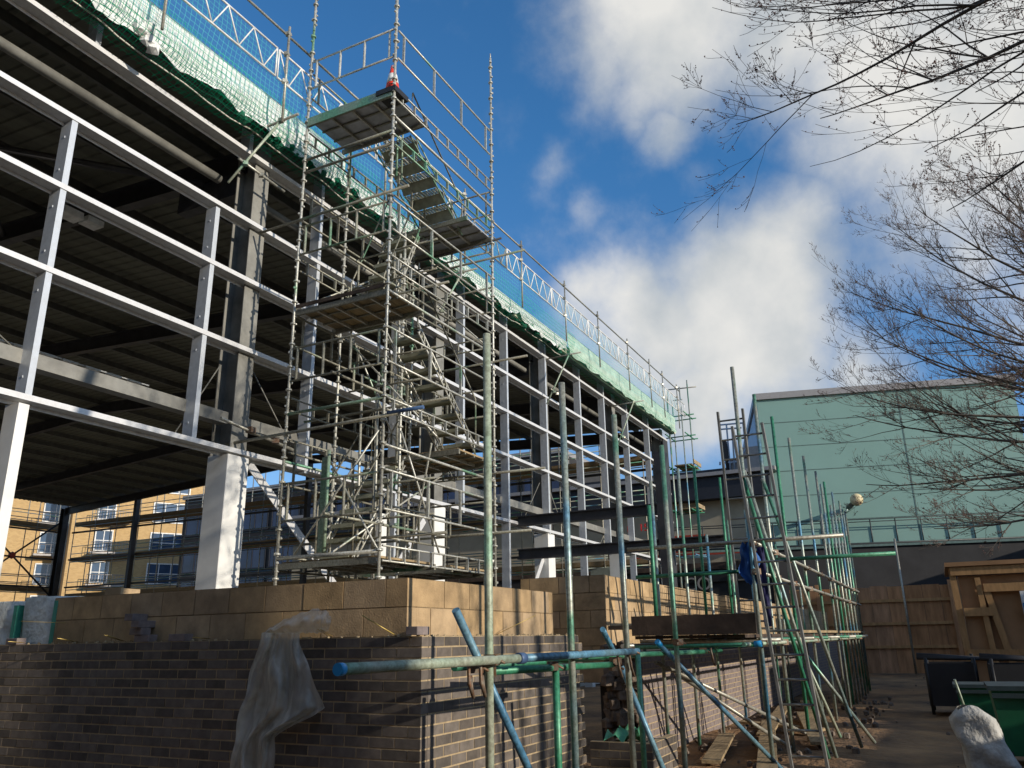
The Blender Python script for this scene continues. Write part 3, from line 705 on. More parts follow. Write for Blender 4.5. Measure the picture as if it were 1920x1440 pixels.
# low clamp tubes on the first column
m_ = empty('tube_tie', (9.7, 9.85, 4.9), 'short rusty tube clamped round the first column above its white casing', 'scaffold tube')
q = MB(); q.tube((9.1, 9.9, 4.95), (10.9, 9.9, 4.75), .03, 8); q.build('tube', M['tube_galv'], m_)
for xx in (9.75, 10.35): MB().coupler((xx, 9.88, 4.89-(xx-9.75)*.1), .06).build('clamp', M['clamp'], m_)

# ------------------------------------------------------------------ stair tower
T = empty('stair_scaffold_tower', (9.675, 7.095, 0.2138), 'tall silver scaffold stair tower standing in front of the steel frame', 'scaffold tower')
X0, X1, Y0, Y1 = (9.675, 13.2225, 7.095, 9.03)  # whole tower scaled up about the camera, written out in the numbers below

def chained_standard(x, y, z0, z1, mt='tower'):
    m = MB()
    m.tube((x, y, z0), (x, y, z1), 0.0242, 8)
    z = z0 + 0.1
    k = 0
    while z < z1 - 0.05:
        a = random.uniform(0, 6.28)
        o = V((math.cos(a), math.sin(a), 0)) * 0.032
        m.lump((x + o.x, y + o.y, z), random.uniform(0.024, 0.036), 6)
        if k % 3 == 0:
            m.tube((x, y, z - 0.015), (x, y, z + 0.015), 0.05, 8)
        z += 0.125 + random.uniform(-0.01, 0.02)
        k += 1
    m.tube((x, y, z1), (x, y, z1 + 0.12), 0.014, 6)
    m.build('standard', M[mt], T)
for x, y, zt in ((X0, Y0, 13.4362), (X0, Y1, 14.2963), (X1, Y0, 13.8662), (X1, Y1, 12.3613), (10.9113, Y1, 11.6088), (11.5025, 8.0625, 8.9212)):
    chained_standard(x, y, 0.3, zt)

def guard(p, q, z0, z1, n=4, mt='tower', nm='guard_frame', r=0.019):
    m = MB()
    p, q = (V((*p, 0)), V((*q, 0)))
    d = q - p
    p2 = p + d * 0.02
    q2 = q - d * 0.02
    m.tube(p2 + V((0, 0, z0)), q2 + V((0, 0, z0)), r, 7)
    m.tube(p2 + V((0, 0, z1)), q2 + V((0, 0, z1)), r, 7)
    for i in range(n):
        f = 0.07 + 0.86 * i / (n - 1)
        c = p + d * f
        m.bar(c + V((0, 0, z0)), c + V((0, 0, z1)), 0.045, 0.02, up=d.normalized())
    m.build(nm, M[mt], T)
for z0, z1, mt in ((11.34, 11.9312, 'tower'), (7.9537, 8.4912, 'tower'), (5.6425, 6.2123, 'tower'), (3.3312, 3.9225, 'tower')):
    guard((X0, Y0), (X1, Y0), z0, z1, 4, mt)
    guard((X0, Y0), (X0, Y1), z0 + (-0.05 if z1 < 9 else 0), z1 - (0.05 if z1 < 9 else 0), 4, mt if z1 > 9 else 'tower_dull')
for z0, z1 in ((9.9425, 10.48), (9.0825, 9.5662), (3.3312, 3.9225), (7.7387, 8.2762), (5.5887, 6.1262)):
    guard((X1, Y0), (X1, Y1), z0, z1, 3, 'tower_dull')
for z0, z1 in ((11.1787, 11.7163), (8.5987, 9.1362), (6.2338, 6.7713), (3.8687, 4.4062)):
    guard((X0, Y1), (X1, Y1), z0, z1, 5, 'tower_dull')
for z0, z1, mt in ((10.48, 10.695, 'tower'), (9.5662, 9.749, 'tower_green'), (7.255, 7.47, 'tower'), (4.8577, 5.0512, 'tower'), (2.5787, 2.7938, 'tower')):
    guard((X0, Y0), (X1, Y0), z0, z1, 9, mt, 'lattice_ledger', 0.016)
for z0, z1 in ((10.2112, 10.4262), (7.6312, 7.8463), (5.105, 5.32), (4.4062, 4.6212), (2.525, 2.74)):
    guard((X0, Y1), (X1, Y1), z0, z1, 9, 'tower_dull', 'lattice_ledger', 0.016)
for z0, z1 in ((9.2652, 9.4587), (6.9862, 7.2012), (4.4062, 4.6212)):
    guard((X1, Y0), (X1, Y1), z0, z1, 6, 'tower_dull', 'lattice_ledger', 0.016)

def T_tube(p, q, mt='tower_dull', nm='ledger', r=0.0242):
    m = MB()
    m.tube(p, q, r, 8)
    m.build(nm, M[mt], T)
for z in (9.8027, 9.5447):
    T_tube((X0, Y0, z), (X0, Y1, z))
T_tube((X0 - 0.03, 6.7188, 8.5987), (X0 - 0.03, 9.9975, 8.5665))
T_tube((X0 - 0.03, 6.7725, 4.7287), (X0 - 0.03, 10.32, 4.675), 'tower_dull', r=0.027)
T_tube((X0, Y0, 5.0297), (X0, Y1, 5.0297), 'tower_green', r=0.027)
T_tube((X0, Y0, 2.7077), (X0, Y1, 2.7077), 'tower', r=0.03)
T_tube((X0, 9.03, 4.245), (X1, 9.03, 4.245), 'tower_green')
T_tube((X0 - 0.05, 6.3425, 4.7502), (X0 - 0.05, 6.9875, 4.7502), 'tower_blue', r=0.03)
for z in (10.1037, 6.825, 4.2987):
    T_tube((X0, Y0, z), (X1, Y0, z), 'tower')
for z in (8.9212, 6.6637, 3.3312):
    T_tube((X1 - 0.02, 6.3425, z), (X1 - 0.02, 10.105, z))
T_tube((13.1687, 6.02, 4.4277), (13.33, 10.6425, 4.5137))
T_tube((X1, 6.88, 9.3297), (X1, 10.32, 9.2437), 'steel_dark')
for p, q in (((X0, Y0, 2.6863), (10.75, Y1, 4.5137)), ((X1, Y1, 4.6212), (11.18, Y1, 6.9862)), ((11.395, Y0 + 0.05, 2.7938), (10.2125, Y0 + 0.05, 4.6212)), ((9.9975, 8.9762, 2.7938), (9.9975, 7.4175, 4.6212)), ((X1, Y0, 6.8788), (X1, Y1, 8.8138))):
    T_tube(p, q, 'tower', 'brace', 0.016)

def platform(x0, x1, z, nb, mt='wood', nm='platform'):
    m = MB()
    wdt = (Y1 - Y0 - 0.1) / nb
    for i in range(nb):
        y = Y0 + 0.05 + i * wdt
        m.box((x0 + 0.03, y + 0.006, z - 0.012), (x1 - 0.03, y + wdt - 0.02, z + 0.02))
    fr = m.build(nm, M[mt], T)
    for x in (x0, x1):
        MB().bar((x, Y0, z - 0.05), (x, Y1, z - 0.05), 0.045, 0.09).build('beam', M['tower_dull'], fr)
    k = max(2, int((x1 - x0) / 0.3))
    for i in range(1, nb):
        y = Y0 + 0.05 + i * wdt - 0.006
        MB().bar((x0 + 0.03, y, z - 0.04), (x1 - 0.03, y, z - 0.04), 0.03, 0.055).build('joist', M['tower'], fr)
    for i in range(1, k):
        x = x0 + (x1 - x0) * i / k
        MB().bar((x, Y0 + 0.06, z - 0.026), (x, Y1 - 0.06, z - 0.026), 0.03, 0.028).build('rib', M['tower_dull'], fr)
    return fr
M['metaldeck'] = mat('grey_metal_deck', (0.42, 0.43, 0.47), 0.4, 0.3, 0.3, 4)
pt = platform(9.6965, 10.6962, 10.6197, 4, 'metaldeck')
m = MB()
m.box((9.6427, Y0 + 0.03, 10.5015), (9.6589, Y1 - 0.03, 10.6735))
m.build('toe_board', M['tower_green'], pt)
p2_ = platform(9.6965, 10.6962, 6.8573, 5, 'wood')
m = MB()
m.box((9.6427, Y0 + 0.05, 6.8788), (9.6589, Y1 - 0.05, 6.9432))
m.build('toe_board', M['wood_dark'], p2_)
platform(11.9325, 13.201, 4.675, 5, 'wood')
platform(9.6965, 11.18, 2.6325, 5, 'wood')
platform(12.2012, 13.201, 9.405, 4, 'metaldeck')
platform(11.7175, 13.115, 2.6325, 5, 'wood')

def flight(p, q, y0, y1, n, mt='tower_green', perf=True):
    """p,q = (x,z) top and bottom; treads run across from y0 to y1"""
    fl = MB()
    for y in (y0, y1):
        for dz in (0.0, -0.16):
            fl.tube((p[0], y, p[1] + dz), (q[0], y, q[1] + dz), 0.016, 6)
        for i in range(n * 2):
            f = (i + 0.5) / (n * 2)
            x = p[0] + (q[0] - p[0]) * f
            z = p[1] + (q[1] - p[1]) * f
            fl.tube((x, y, z), (x + (0.03 if i % 2 else -0.03), y, z - 0.16), 0.01, 5)
    fo = fl.build('stair_flight', M['tower'], T)
    for i in range(n):
        f = (i + 0.7) / n
        x = p[0] + (q[0] - p[0]) * f
        z = p[1] + (q[1] - p[1]) * f - 0.03
        t_ = MB()
        t_.box((x - 0.11, y0 + 0.02, z - 0.014), (x + 0.11, y1 - 0.02, z + 0.014))
        t_.box((x - 0.12, y0 + 0.02, z - 0.05), (x - 0.11, y1 - 0.02, z + 0.02))
        t_.box((x + 0.11, y0 + 0.02, z - 0.05), (x + 0.12, y1 - 0.02, z + 0.02))
        t_.build('tread', M['tread'], fo)
    hr = MB()
    for y in (y0, y1):
        hr.path([(p[0], y, p[1] + 0.1), (p[0], y, p[1] + 0.95), (q[0], y, q[1] + 0.95), (q[0], y, q[1] + 0.1)], 0.016, 6)
    hr.build('handrail', M['tower_dull'], fo)
M['tread'] = mat('grey_green_stair_tread', (0.34, 0.34, 0.25), 0.6, 0.2, 0.3, 5)

def wide_flight():
    p, q = ((10.7285, 10.5875), (12.6312, 9.405))
    y0, y1 = (7.4712, 8.299)
    n = 6
    fl = MB()
    for y in (y0, y1):
        for dz in (0.06, -0.12):
            fl.tube((p[0], y, p[1] + dz), (q[0], y, q[1] + dz), 0.016, 6)
    fo = fl.build('stair_flight', M['tower_green'], T)
    for i in range(n):
        f0 = i / n
        x = p[0] + (q[0] - p[0]) * f0 + 0.05
        z = p[1] + (q[1] - p[1]) * f0 - 0.1
        t_ = MB()
        w_ = 0.27
        for k in range(6):
            t_.box((x + 0.038 * k, y0 + 0.02, z - 0.006), (x + 0.038 * k + 0.013, y1 - 0.02, z + 0.006))
        for k in range(13):
            yy = y0 + 0.03 + k * (y1 - y0 - 0.08) / 12
            t_.box((x, yy, z - 0.005), (x + 0.2, yy + 0.02, z + 0.005))
        xa, xb, zb_ = (x + 0.2, x + 0.3, z - 0.185)
        t_.add([(xa, y0 + 0.02, z - 0.006), (xa, y1 - 0.02, z - 0.006), (xb, y1 - 0.02, zb_), (xb, y0 + 0.02, zb_), (xa + 0.01, y0 + 0.02, z - 0.001), (xa + 0.01, y1 - 0.02, z - 0.001), (xb + 0.01, y1 - 0.02, zb_ + 0.005), (xb + 0.01, y0 + 0.02, zb_ + 0.005)], [(0, 1, 2, 3), (7, 6, 5, 4), (4, 5, 1, 0), (5, 6, 2, 1), (6, 7, 3, 2), (7, 4, 0, 3)])
        t_.build('tread', M['tread'], fo)
    hr = MB()
    for y in (y0, y1):
        hr.path([(p[0], y, p[1] + 0.1), (p[0] + 0.05, y, p[1] + 0.85), (q[0], y, q[1] + 0.6), (q[0], y, q[1])], 0.016, 6)
    hr.build('handrail', M['tower_dull'], fo)
wide_flight()
flight((12.1475, 9.3513), (11.0187, 6.9325), 8.17, 8.9225, 8)
flight((11.1262, 6.825), (13.1687, 4.9975), 7.4712, 8.2238, 8, perf=False)
flight((11.825, 4.6212), (10.4275, 2.74), 8.17, 8.9225, 7)
for z0, z1 in ((9.5662, 10.1037), (7.4162, 7.9537), (5.4813, 6.0187), (3.1162, 3.6537)):
    guard((11.0725, 8.0625), (X1, 8.0625), z0, z1, 5, 'tower_dull')
for z0, z1 in ((7.8463, 8.4375), (5.8037, 6.3412), (3.4387, 4.03)):
    guard((11.18, Y0), (11.18, Y1), z0, z1, 3, 'tower_dull')
for p, q in (((X0, 8.0625, 2.6863), (X1, 8.0625, 4.6212)), ((X1, 8.0625, 4.7287), (10.965, 8.0625, 6.7713)), ((X0, Y1, 6.8788), (X1, Y1, 9.2437)), ((11.18, Y0, 4.7287), (11.18, Y1, 6.7713)), ((X1, Y1, 2.6863), (11.18, Y0 + 0.1, 4.6212))):
    T_tube(p, q, 'tower', 'brace', 0.017)
for z in (7.5237, 5.3737, 3.1162):
    T_tube((11.18, 6.88, z), (11.18, 9.9975, z))
    T_tube((9.5675, 8.0625, z + 0.2), (X1, 8.0625, z + 0.2))
m = MB()
for x, y in ((10.75, 8.8688), (10.8575, 7.8475), (11.0187, 7.8475)):
    m.tube((x, y, 9.7812), (x, y, 11.4475), 0.02, 7)
m.build('newel_post', M['tower_green'], T)
m = MB()
m.box((10.3415, 8.7075, 2.8475), (10.3845, 8.815, 4.4062))
m.tube((10.32, 8.6538, 2.7938), (10.32, 8.6538, 4.5137), 0.03, 8)
m.build('ladder_guard', M['tower_green'], T)
m = MB()
for x, y, z in ((11.395, 8.4925, 2.4712), (11.5563, 8.6, 2.4712), (11.2875, 8.385, 2.4712), (11.2337, 8.7075, 2.4712), (11.7175, 8.2775, 4.5137), (11.8788, 8.3312, 4.5137)):
    m.tube((x, y, z), (x - 0.02, y + 0.02, z + random.uniform(3.4, 4.3)), 0.0242, 8)
m.build('stacked_tube', M['tower'], T)
C_ = empty('traffic_cone', (9.8, 7.22, 10.64), 'red and white traffic cone on the top platform corner', 'cone')
MB().box((9.62, 7.04, 10.58), (10.03, 7.45, 10.68)).build('base', M['black'], C_)
MB().path([(9.83, 7.25, 10.68), (9.83, 7.25, 11.28)], [.145, .035], 16).build('cone_body', M['redcone'], C_)
MB().path([(9.83, 7.25, 10.89), (9.83, 7.25, 11.09)], [.112, .076], 16).build('white_band', M['frame'], C_)

# ------------------------------------------------------------------ front tube scaffold (row parallel to the wall)
F = empty('tube_scaffold', (4.42, 2.4, 0), 'foreground scaffold of green blue tubes in front of the brick wall', 'scaffold')
for x, zt, mt, y in ((4.42, 3.40, 'tube_pale', 2.42), (5.66, 3.40, 'tube_mix', 2.42), (6.86, 3.42, 'tube_mix', 2.42), (8.34, 3.43, 'tube_mix', 2.42)):
    m = MB(); m.tube((x, y, -.05), (x, y, zt), .0258, 14); m.build('standard', M[mt], F)
m = MB(); m.tube((2.96, 2.36, 1.34), (4.7, 2.36, 1.34), .0258, 16); m.build('ledger', M['tube_pale'], F)
m = MB(); m.tube((2.945, 2.36, 1.34), (2.98, 2.36, 1.34), .0275, 16); m.build('end_cap', M['cap_blue'], F)
m = MB(); m.tube((4.7, 2.36, 1.34), (6.95, 2.36, 1.34), .0258, 12); m.build('ledger', M['tube_blue'], F)
m = MB(); m.tube((4.68, 2.36, 1.34), (4.76, 2.36, 1.34), .034, 12); m.build('end_cap', M['tower_blue'], F)
m = MB(); m.tube((4.9, 2.95, 1.28), (8.7, 2.95, 1.27), .0242, 12); m.build('ledger', M['tube_green'], F)
m = MB(); m.tube((4.55, 2.5, 1.27), (6.7, 2.5, 1.24), .0242, 12); m.build('ledger', M['tube_green'], F)
m = MB(); m.tube((6.0, 3.0, 1.3), (9.7, 2.3, 1.29), .0242, 12); m.build('ledger', M['tube_green'], F)
for x in (5.55, 7.72): 
    m = MB(); m.tube((x, 2.5 if x < 6 else 2.62, -.05), (x, 2.5 if x < 6 else 2.62, 1.36), .0258, 12); m.build('prop', M['tube_green'], F)
m = MB(); m.tube((4.15, 2.49, 1.62), (5.5, 2.35, -.05), .0242, 12); m.build('brace', M['tube_blue'], F)
m = MB(); m.tube(on(1, 2.55, 1165, 1250), on(1, 2.2, 1255, 1470), .0242, 12); m.build('brace', M['tube_blue'], F)
m = MB(); m.tube(on(1, 2.7, 1130, 1180), on(1, 2.9, 1160, 1240), .0242, 12); m.build('brace', M['tube_blue'], F)
m = MB(); m.tube((8.2, 2.55, 1.38), (10.3, 1.85, -.02), .0242, 12); m.build('brace', M['tube_blue'], F)
m = MB(); m.tube((8.16, 2.56, 1.41), (8.21, 2.545, 1.373), .029, 12); m.build('end_cap', M['cap_blue'], F)
MB.couplers(((4.40, 2.39, 1.34), (4.33, 2.46, 1.30), (4.5, 2.46, 1.27), (5.66, 2.39, 1.34), (6.7, 2.47, 1.27), (6.86, 2.39, 1.34), (6.75, 2.5, 1.22), (9.3, 2.4, 1.3), (8.34, 2.4, 1.4), (5.5, 2.5, 1.27)), .038, M['clamp'], F)
for x, y in ((4.18, 2.42), (4.28, 2.4), (6.62, 2.42), (6.8, 2.38), (9.25, 2.3)):
    m = MB(); m.path([(x, y, 1.33), (x, y, 1.3), (x-.03, y-.02, 1.22), (x, y-.03, 1.15), (x+.03, y, 1.2), (x+.02, y, 1.26)], .011, 7); m.build('clamp_bolt', M['clamp'], F)
m = MB(); m.box((5.45, 2.48, .02), (5.62, 2.62, .1)); m.build('base_plate', M['tower_blue'], F)
m = MB(); m.box((10.1, 3.45, 1.55), (10.4, 3.8, 1.6)); m.build('shelf', M['wood_dark'], F)

# ------------------------------------------------------------------ long scaffold in front of the receding wall
R2 = empty('tube_scaffold', (10.4, 2, 0), 'long boarded scaffold of tall green tubes along the receding brick wall', 'scaffold')
SX = [10.4, 11.85, 13.3, 15.0, 16.75, 18.55, 20.0, 21.6, 23.2]
for i, x in enumerate(SX):
    m = MB(); lean = .0; m.tube((x, 1.98, -.05), (x+lean, 1.98, 4.86), .0258, 10)
    m.build('standard', M[('tube_mix', 'tube_mix', 'tube_green', 'tube_mix')[i % 4]], R2)
    m = MB(); m.tube((x+.25, 3.28, -.05), (x+.25, 3.28, 3.5+.5*math.sin(i*2.1)), .0242, 8); m.build('standard', M['tube_mix'], R2)
    m = MB(); m.tube((x+.05, 1.75, 1.40), (x+.05, 3.5, 1.40), .0242, 8); m.build('transom', M['tube_green' if i % 2 else 'tube_galv'], R2)
for x, y, zt in ((13.5, 3.38, 4.2), (15.4, 3.38, 4.34), (9.6, 3.0, 3.0)):
    m = MB(); m.tube((x, y, 1.4), (x, y, zt), .0242, 10); m.build('standard', M['tube_green'], R2)
for x in (19.3, 20.8, 22.4, 23.9): MB().tube((x, 1.98, -.05), (x, 1.98, 4.5+.2*math.sin(x*3)), .0258, 8).build('standard', M['tube_mix'], R2)
m = MB(); m.path([(24.6, 1.98, 0), (24.6, 1.98, 4.75), (24.6, 1.9, 4.8)], .03, 8); m.build('standard', M['tube_mix'], R2)
for z, y, mt in ((2.55, 1.93, 'tube_galv'), (2.2, 1.93, 'tube_galv'), (1.36, 1.93, 'tube_pale'), (1.36, 3.3, 'tube_galv')):
    m = MB(); m.tube((10.2 if z > 2 else 9.2, y, z), (24.7, y, z), .0242, 10)
    m.build('ledger', M[mt], R2)
MB.couplers([(x, 1.95, z) for x in SX for z in (2.55, 2.2, 1.36)], .045, M['clamp'], R2)
m = MB()
for k in range(6): 
    for a_, b_ in ((9.55, 13.4), (13.42, 17.3), (17.32, 21.2), (21.22, 24.6)): m.box((a_, 1.98+k*.215, 1.43), (b_, 1.98+k*.215+.205, 1.468))
m.build('deck_board', M['wood_dark'], R2)
m = MB(); m.box((9.5, 1.84, 1.47), (9.538, 3.28, 1.69)); m.build('toe_board', M['wood_dark'], R2)
m = MB(); m.box((13, 1.9, 1.48), (24.6, 1.935, 1.52)); m.build('toe_board', M['wood'], R2)
m = MB(); m.tube((10.5, 3.62, 2.58), (10.5, .9, 2.58), .0258, 10); m.build('transom', M['tube_galv'], R2)
m = MB(); m.tube((10.5, 3.52, 2.21), (10.5, 2.05, 2.22), .0258, 10); m.build('transom', M['tube_green'], R2)
m = MB(); m.tube((11.5, 1.95, 2.42), (11.5, .4, 2.42), .0258, 10); m.build('transom', M['tube_green'], R2)
m = MB(); m.tube((9.5, 3.25, 1.34), (9.5, 1.86, 1.36), .0242, 10); m.build('transom', M['tube_green'], R2)
m = MB(); m.tube((9.5, 1.88, 1.36), (9.5, 1.8, 1.365), .034, 12); m.build('end_cap', M['cap_blue'], R2)
for p, q, mt in (((11.3, 1.9, 3.5), (12.62, 1.22, 0), 'tube_mix'), ((10.2, 1.95, 3.35), (11.4, 1.5, 0), 'tube_green'), ((10.6, 2.0, 3.5), (11.5, 1.42, 0.0), 'tube_mix'), ((11.9, 1.9, 1.5), (13.2, 1.1, 0), 'tube_mix'),
                 ((10.9, 3.2, 1.0), (11.8, 2.0, .05), 'tube_galv'), ((10.4, 3.3, 1.15), (13.1, 2.0, .1), 'tube_galv'), ((13.3, 1.98, 1.3), (13.7, 1.6, 0), 'tube_pale')):
    m = MB(); m.tube(p, q, .0242, 10); m.build('raker', M[mt], R2)
MB.couplers(((12.4, 1.9, 1.38), (12.6, 1.92, 1.4), (12.8, 1.9, 1.36)), .06, M['tube_galv'], R2)

def ladder(name, lab, p, q, w=.36, n=None, side=(0, 1, 0)):
    p, q = V(p), V(q); s = V(side).normalized()*w/2; d = q-p; n = n or int(d.length/.27)
    e = empty(name, p, lab, 'ladder', 'aluminium ladders')
    for sg in (-1, 1): m = MB(); m.bar(p+s*sg, q+s*sg, .03, .065, up=(1, 0, .2)); m.build('stile', M['alu'], e)
    for i in range(n): c = p+d*((i+.5)/n); m = MB(); m.tube(c-s, c+s, .014, 7); m.build('rung', M['alu'], e)
ladder('ladder', 'aluminium ladder leaning on the scaffold, reaching the ground on the right', (10.0, 1.52, .05), (10.2, 1.83, 4.0), .37, 15)
ladder('ladder', 'second ladder rising above the scaffold deck behind the first', (12.0, 2.35, 1.5), (11.6, 2.3, 4.6), .36, 11)

# blue cloth and cable hung on the scaffold
m = MB(); rows = []
for i in range(12):
    f = i/11; ww = .07+.05*math.sin(f*3.1); rows.append([V((10.42+.05*math.sin(j*1.9+i*.5), 2.02+(j/7-.5)*2*ww+.02*math.sin(i), 2.56-f*.5+.02*math.sin(j*2.2))) for j in range(8)])
m.grid(rows); tag(m.build('blue_cloth', M['ragblue']), 'crumpled bright blue cloth hung over the scaffold tube', 'cloth')
m = MB(); rows = []
for i in range(12):
    f = i/11; rows.append([V((10.46+.02*math.sin(j*2+i), 1.88+(j/4-.5)*.09, 2.5-f*.95)) for j in range(5)])
m.grid(rows); tag(m.build('hanging_strap', M['ragdark']), 'dark navy strap hanging below the blue cloth', 'strap')

# planks and rubble on the ground
PL = [((11.2, 2.2), (15.2, 2.9), 'long plank nearest the blue brace'), ((13.2, 2.6), (18.0, 3.1), 'plank in the sun against the foot of the receding wall'), ((12.2, 1.7), (16.4, 2.5), 'plank lying across the others behind the ladder foot'), ((10.4, 2.7), (13.0, 3.1), 'short plank beside the first prop'),
      ((15.5, 2.1), (19.5, 2.9), 'plank half buried in mud under the boarded scaffold'), ((9.6, 1.9), (12.4, 2.4), 'nearest muddy plank beside the brick stub'), ((14.4, 1.9), (14.9, 3.3), 'plank laid square to the wall between the props')]
for i, (a, b, lb) in enumerate(PL):
    m = MB(); z = .03+.022*(i % 3); m.bar((*a, z), (*b, z+.03), .22, .038); o = m.build('plank', M['wood']); tag(o, lb, 'plank', 'planks lying on the mud')
m = MB()
for i in range(150):
    x = random.uniform(9, 22); y = random.uniform(1.2, 3.5); m.lump((x, y, random.uniform(-.02, .02)), random.uniform(.02, .07), 5)
for i in range(40):
    x = random.uniform(10, 34); y = random.uniform(-2, 1.5); m.lump((x, y, -.01), random.uniform(.01, .04), 5)
o = m.build('rubble', M['rubble']); o['kind'] = 'stuff'

# ------------------------------------------------------------------ clear polythene over the wall
def poly_sheet():
    ctl = [(810, 1222, 1395), (860, 1205, 1400), (900, 1190, 1412), (1000, 1165, 1445), (1100, 1140, 1490), (1160, 1120, 1508), (1200, 1112, 1450), (1240, 1103, 1370), (1275, 1096, 1310), (1300, 1092, 1282), (1380, 1080, 1276), (1460, 1072, 1275), (1600, 1060, 1280)]
    def P(cx, cy, X): return on(0, X, cx/2.4828, 860+cy/2.4828)
    rows = []
    for a, b in zip(ctl[:-1], ctl[1:]):
        for s in range(4):
            f = s/4; y = a[0]+(b[0]-a[0])*f; l = a[1]+(b[1]-a[1])*f; r = a[2]+(b[2]-a[2])*f
            row = []
            for j in range(29):
                u = j/28; X = 5.53+.045*math.sin(u*17+y*.004)+.03*math.sin(u*9-y*.011)+.02*math.sin(u*31+y*.02)+random.uniform(-.004, .004)
                row.append(P(l+(r-l)*u+5*math.sin(y*.03+u*4), y, min(X, 5.61)))
            rows.append(row)
    m = MB().grid(rows)
    rows = []
    top = [(1222, 810), (1290, 765), (1380, 725), (1470, 697), (1525, 712), (1548, 750)]
    bot = [(1222, 815), (1300, 815), (1395, 812), (1450, 812), (1500, 812), (1535, 800)]
    for k in range(9):
        f = k/8; row = []
        for i in range(len(top)-1):
            for s in range(6):
                g = s/6; t_ = [top[i][c]+(top[i+1][c]-top[i][c])*g for c in (0, 1)]; b_ = [bot[i][c]+(bot[i+1][c]-bot[i][c])*g for c in (0, 1)]
                X = 5.66-.13*math.sin(f*3.14)+.02*math.sin(i*6+s+f*9)
                row.append(P(t_[0]+(b_[0]-t_[0])*f, t_[1]+(b_[1]-t_[1])*f+4*math.sin(s*1.7+i), X))
        rows.append(row)
    m.grid(rows)
    return m
tag(poly_sheet().build('polythene_sheet', M['poly']), 'clear crumpled polythene sheet draped over the near brick wall', 'plastic sheet')

# wrapped packs behind the wall on the left
def pack(x, y, z, sx, sy, sz, lab):
    e = empty('wrapped_pack', (x, y, z), lab, 'block pack', 'film wrapped packs behind the wall')
    m = MB(); n = 9; rows = []
    for k in range(n):
        f = k/(n-1); rr = 1+.03*math.sin(f*9)
        row = []
        for j in range(33):
            a = 2*math.pi*j/32; c, s = math.cos(a), math.sin(a); q = (abs(c)**6+abs(s)**6)**(-1/6)
            row.append(V((x+c*q*sx/2*rr*(1+.02*math.sin(a*7+k)), y+s*q*sy/2*rr*(1+.02*math.sin(a*5+k*2)), z+f*sz)))
        rows.append(row)
    cap = [[V((x+(p.x-x)*t, y+(p.y-y)*t, p.z+.03*math.sin(p.x*20+p.y*17)*(1-t)+.02)) for p in rows[-1]] for t in (1, .7, .35, .02)]
    m.grid(rows+cap); m.build('film_wrap', M['bagwrap'], e)
    m = MB(); m.box((x-sx/2-.03, y-sy/2-.05, z), (x-sx/2+.05, y-sy/2+.01, z+sz*.97)); m.build('green_band', M['greenwrap'], e)
pack(6.3, 9.72, .9, .95, 1.0, 1.04, 'dusty film wrapped block pack, leftmost behind the wall')
pack(6.3, 8.86, .9, .95, .66, 1.07, 'film wrapped block pack beside the end of the tan blocks')
pack(6.7, 8.0, .9, .9, .9, 1.03, 'low film wrapped pack with the tan block resting on it')

# ------------------------------------------------------------------ hoarding, hut and bins at the end of the yard
H = empty('hoarding', (35.5, 1, 0), 'brown timber hoarding closing the far end of the yard', 'fence')
m = MB()
for k in range(22): m.box((35.5, 5.4-k*.61, .0), (35.53, 5.4-k*.61-.6, 3.2+.03*math.sin(k*2.7)))
m.build('panel', M['hoard'], H)
for z in (.9, 1.75, 2.6):
    m = MB(); m.box((35.42, -8, z), (35.498, 5.4, z+.11)); m.build('rail', M['timber'], H)
for y in (4.3, -.45, -4):
    m = MB(); m.box((35.30, y-.07, 0), (35.415, y+.07, 3.35)); m.build('post', M['hoard'], H)
m = MB(); a = on(0, 34.8, 1677, 1010); m.tube((34.8, 1.15, 0), a, .04, 8); tag(m.build('scaffold_tube', M['tube_galv']), 'single grey tube leaning upright against the far hoarding', 'scaffold tube')

K = empty('timber_hut', (23, -3, 0), 'sawn timber and plywood site cabin at the right edge', 'hut')
m = MB(); m.box((23.05, -8, 0), (23.08, -.5, 2.75)); m.box((23.08, -.53, 0), (27, -.5, 2.75)); m.build('wall_sheet', M['ply'], K)
for a, b, wd in (((23, -.45, 0), (23, -.38, 2.95), .14), ((22.98, -1.0, 0), (22.98, -.9, 2.7), .12), ((22.98, -1.35, .5), (22.98, -1.05, 2.4), .14), ((23, -3.2, 0), (23, -3.2, 2.7), .12)):
    m = MB(); m.bar(a, b, wd, .1, up=(1, 0, 0)); m.build('stud', M['timber'], K)
for z, y0 in ((2.86, -.35), (2.45, -1.0), (.95, -.4), (1.9, -.5)):
    m = MB(); m.box((22.9, -8 if z > 1.9 or z < 1 else -1.1, z-.09), (22.97, y0, z+.1)); m.build('beam', M['timber'], K)
m = MB(); m.box((22.85, -8, 2.98), (27, -.25, 3.08)); m.build('roof', M['ply'], K)
P_ = empty('safety_notice', (22.9, -1.9, 1.9), 'white and blue notice fixed to the timber cabin', 'sign')
m = MB(); m.box((22.87, -2.25, 1.75), (22.885, -1.72, 2.35)); m.build('board', M['paper'], P_)
m = MB(); m.box((22.862, -2.24, 1.76), (22.868, -1.73, 2.08)); m.build('blue_panel', M['posterblue'], P_)
m = MB(); m.box((22.862, -1.98, 2.16), (22.868, -1.9, 2.24)); m.box((22.862, -2.1, 2.16), (22.868, -2.02, 2.24)); m.build('symbol', M['black'], P_)

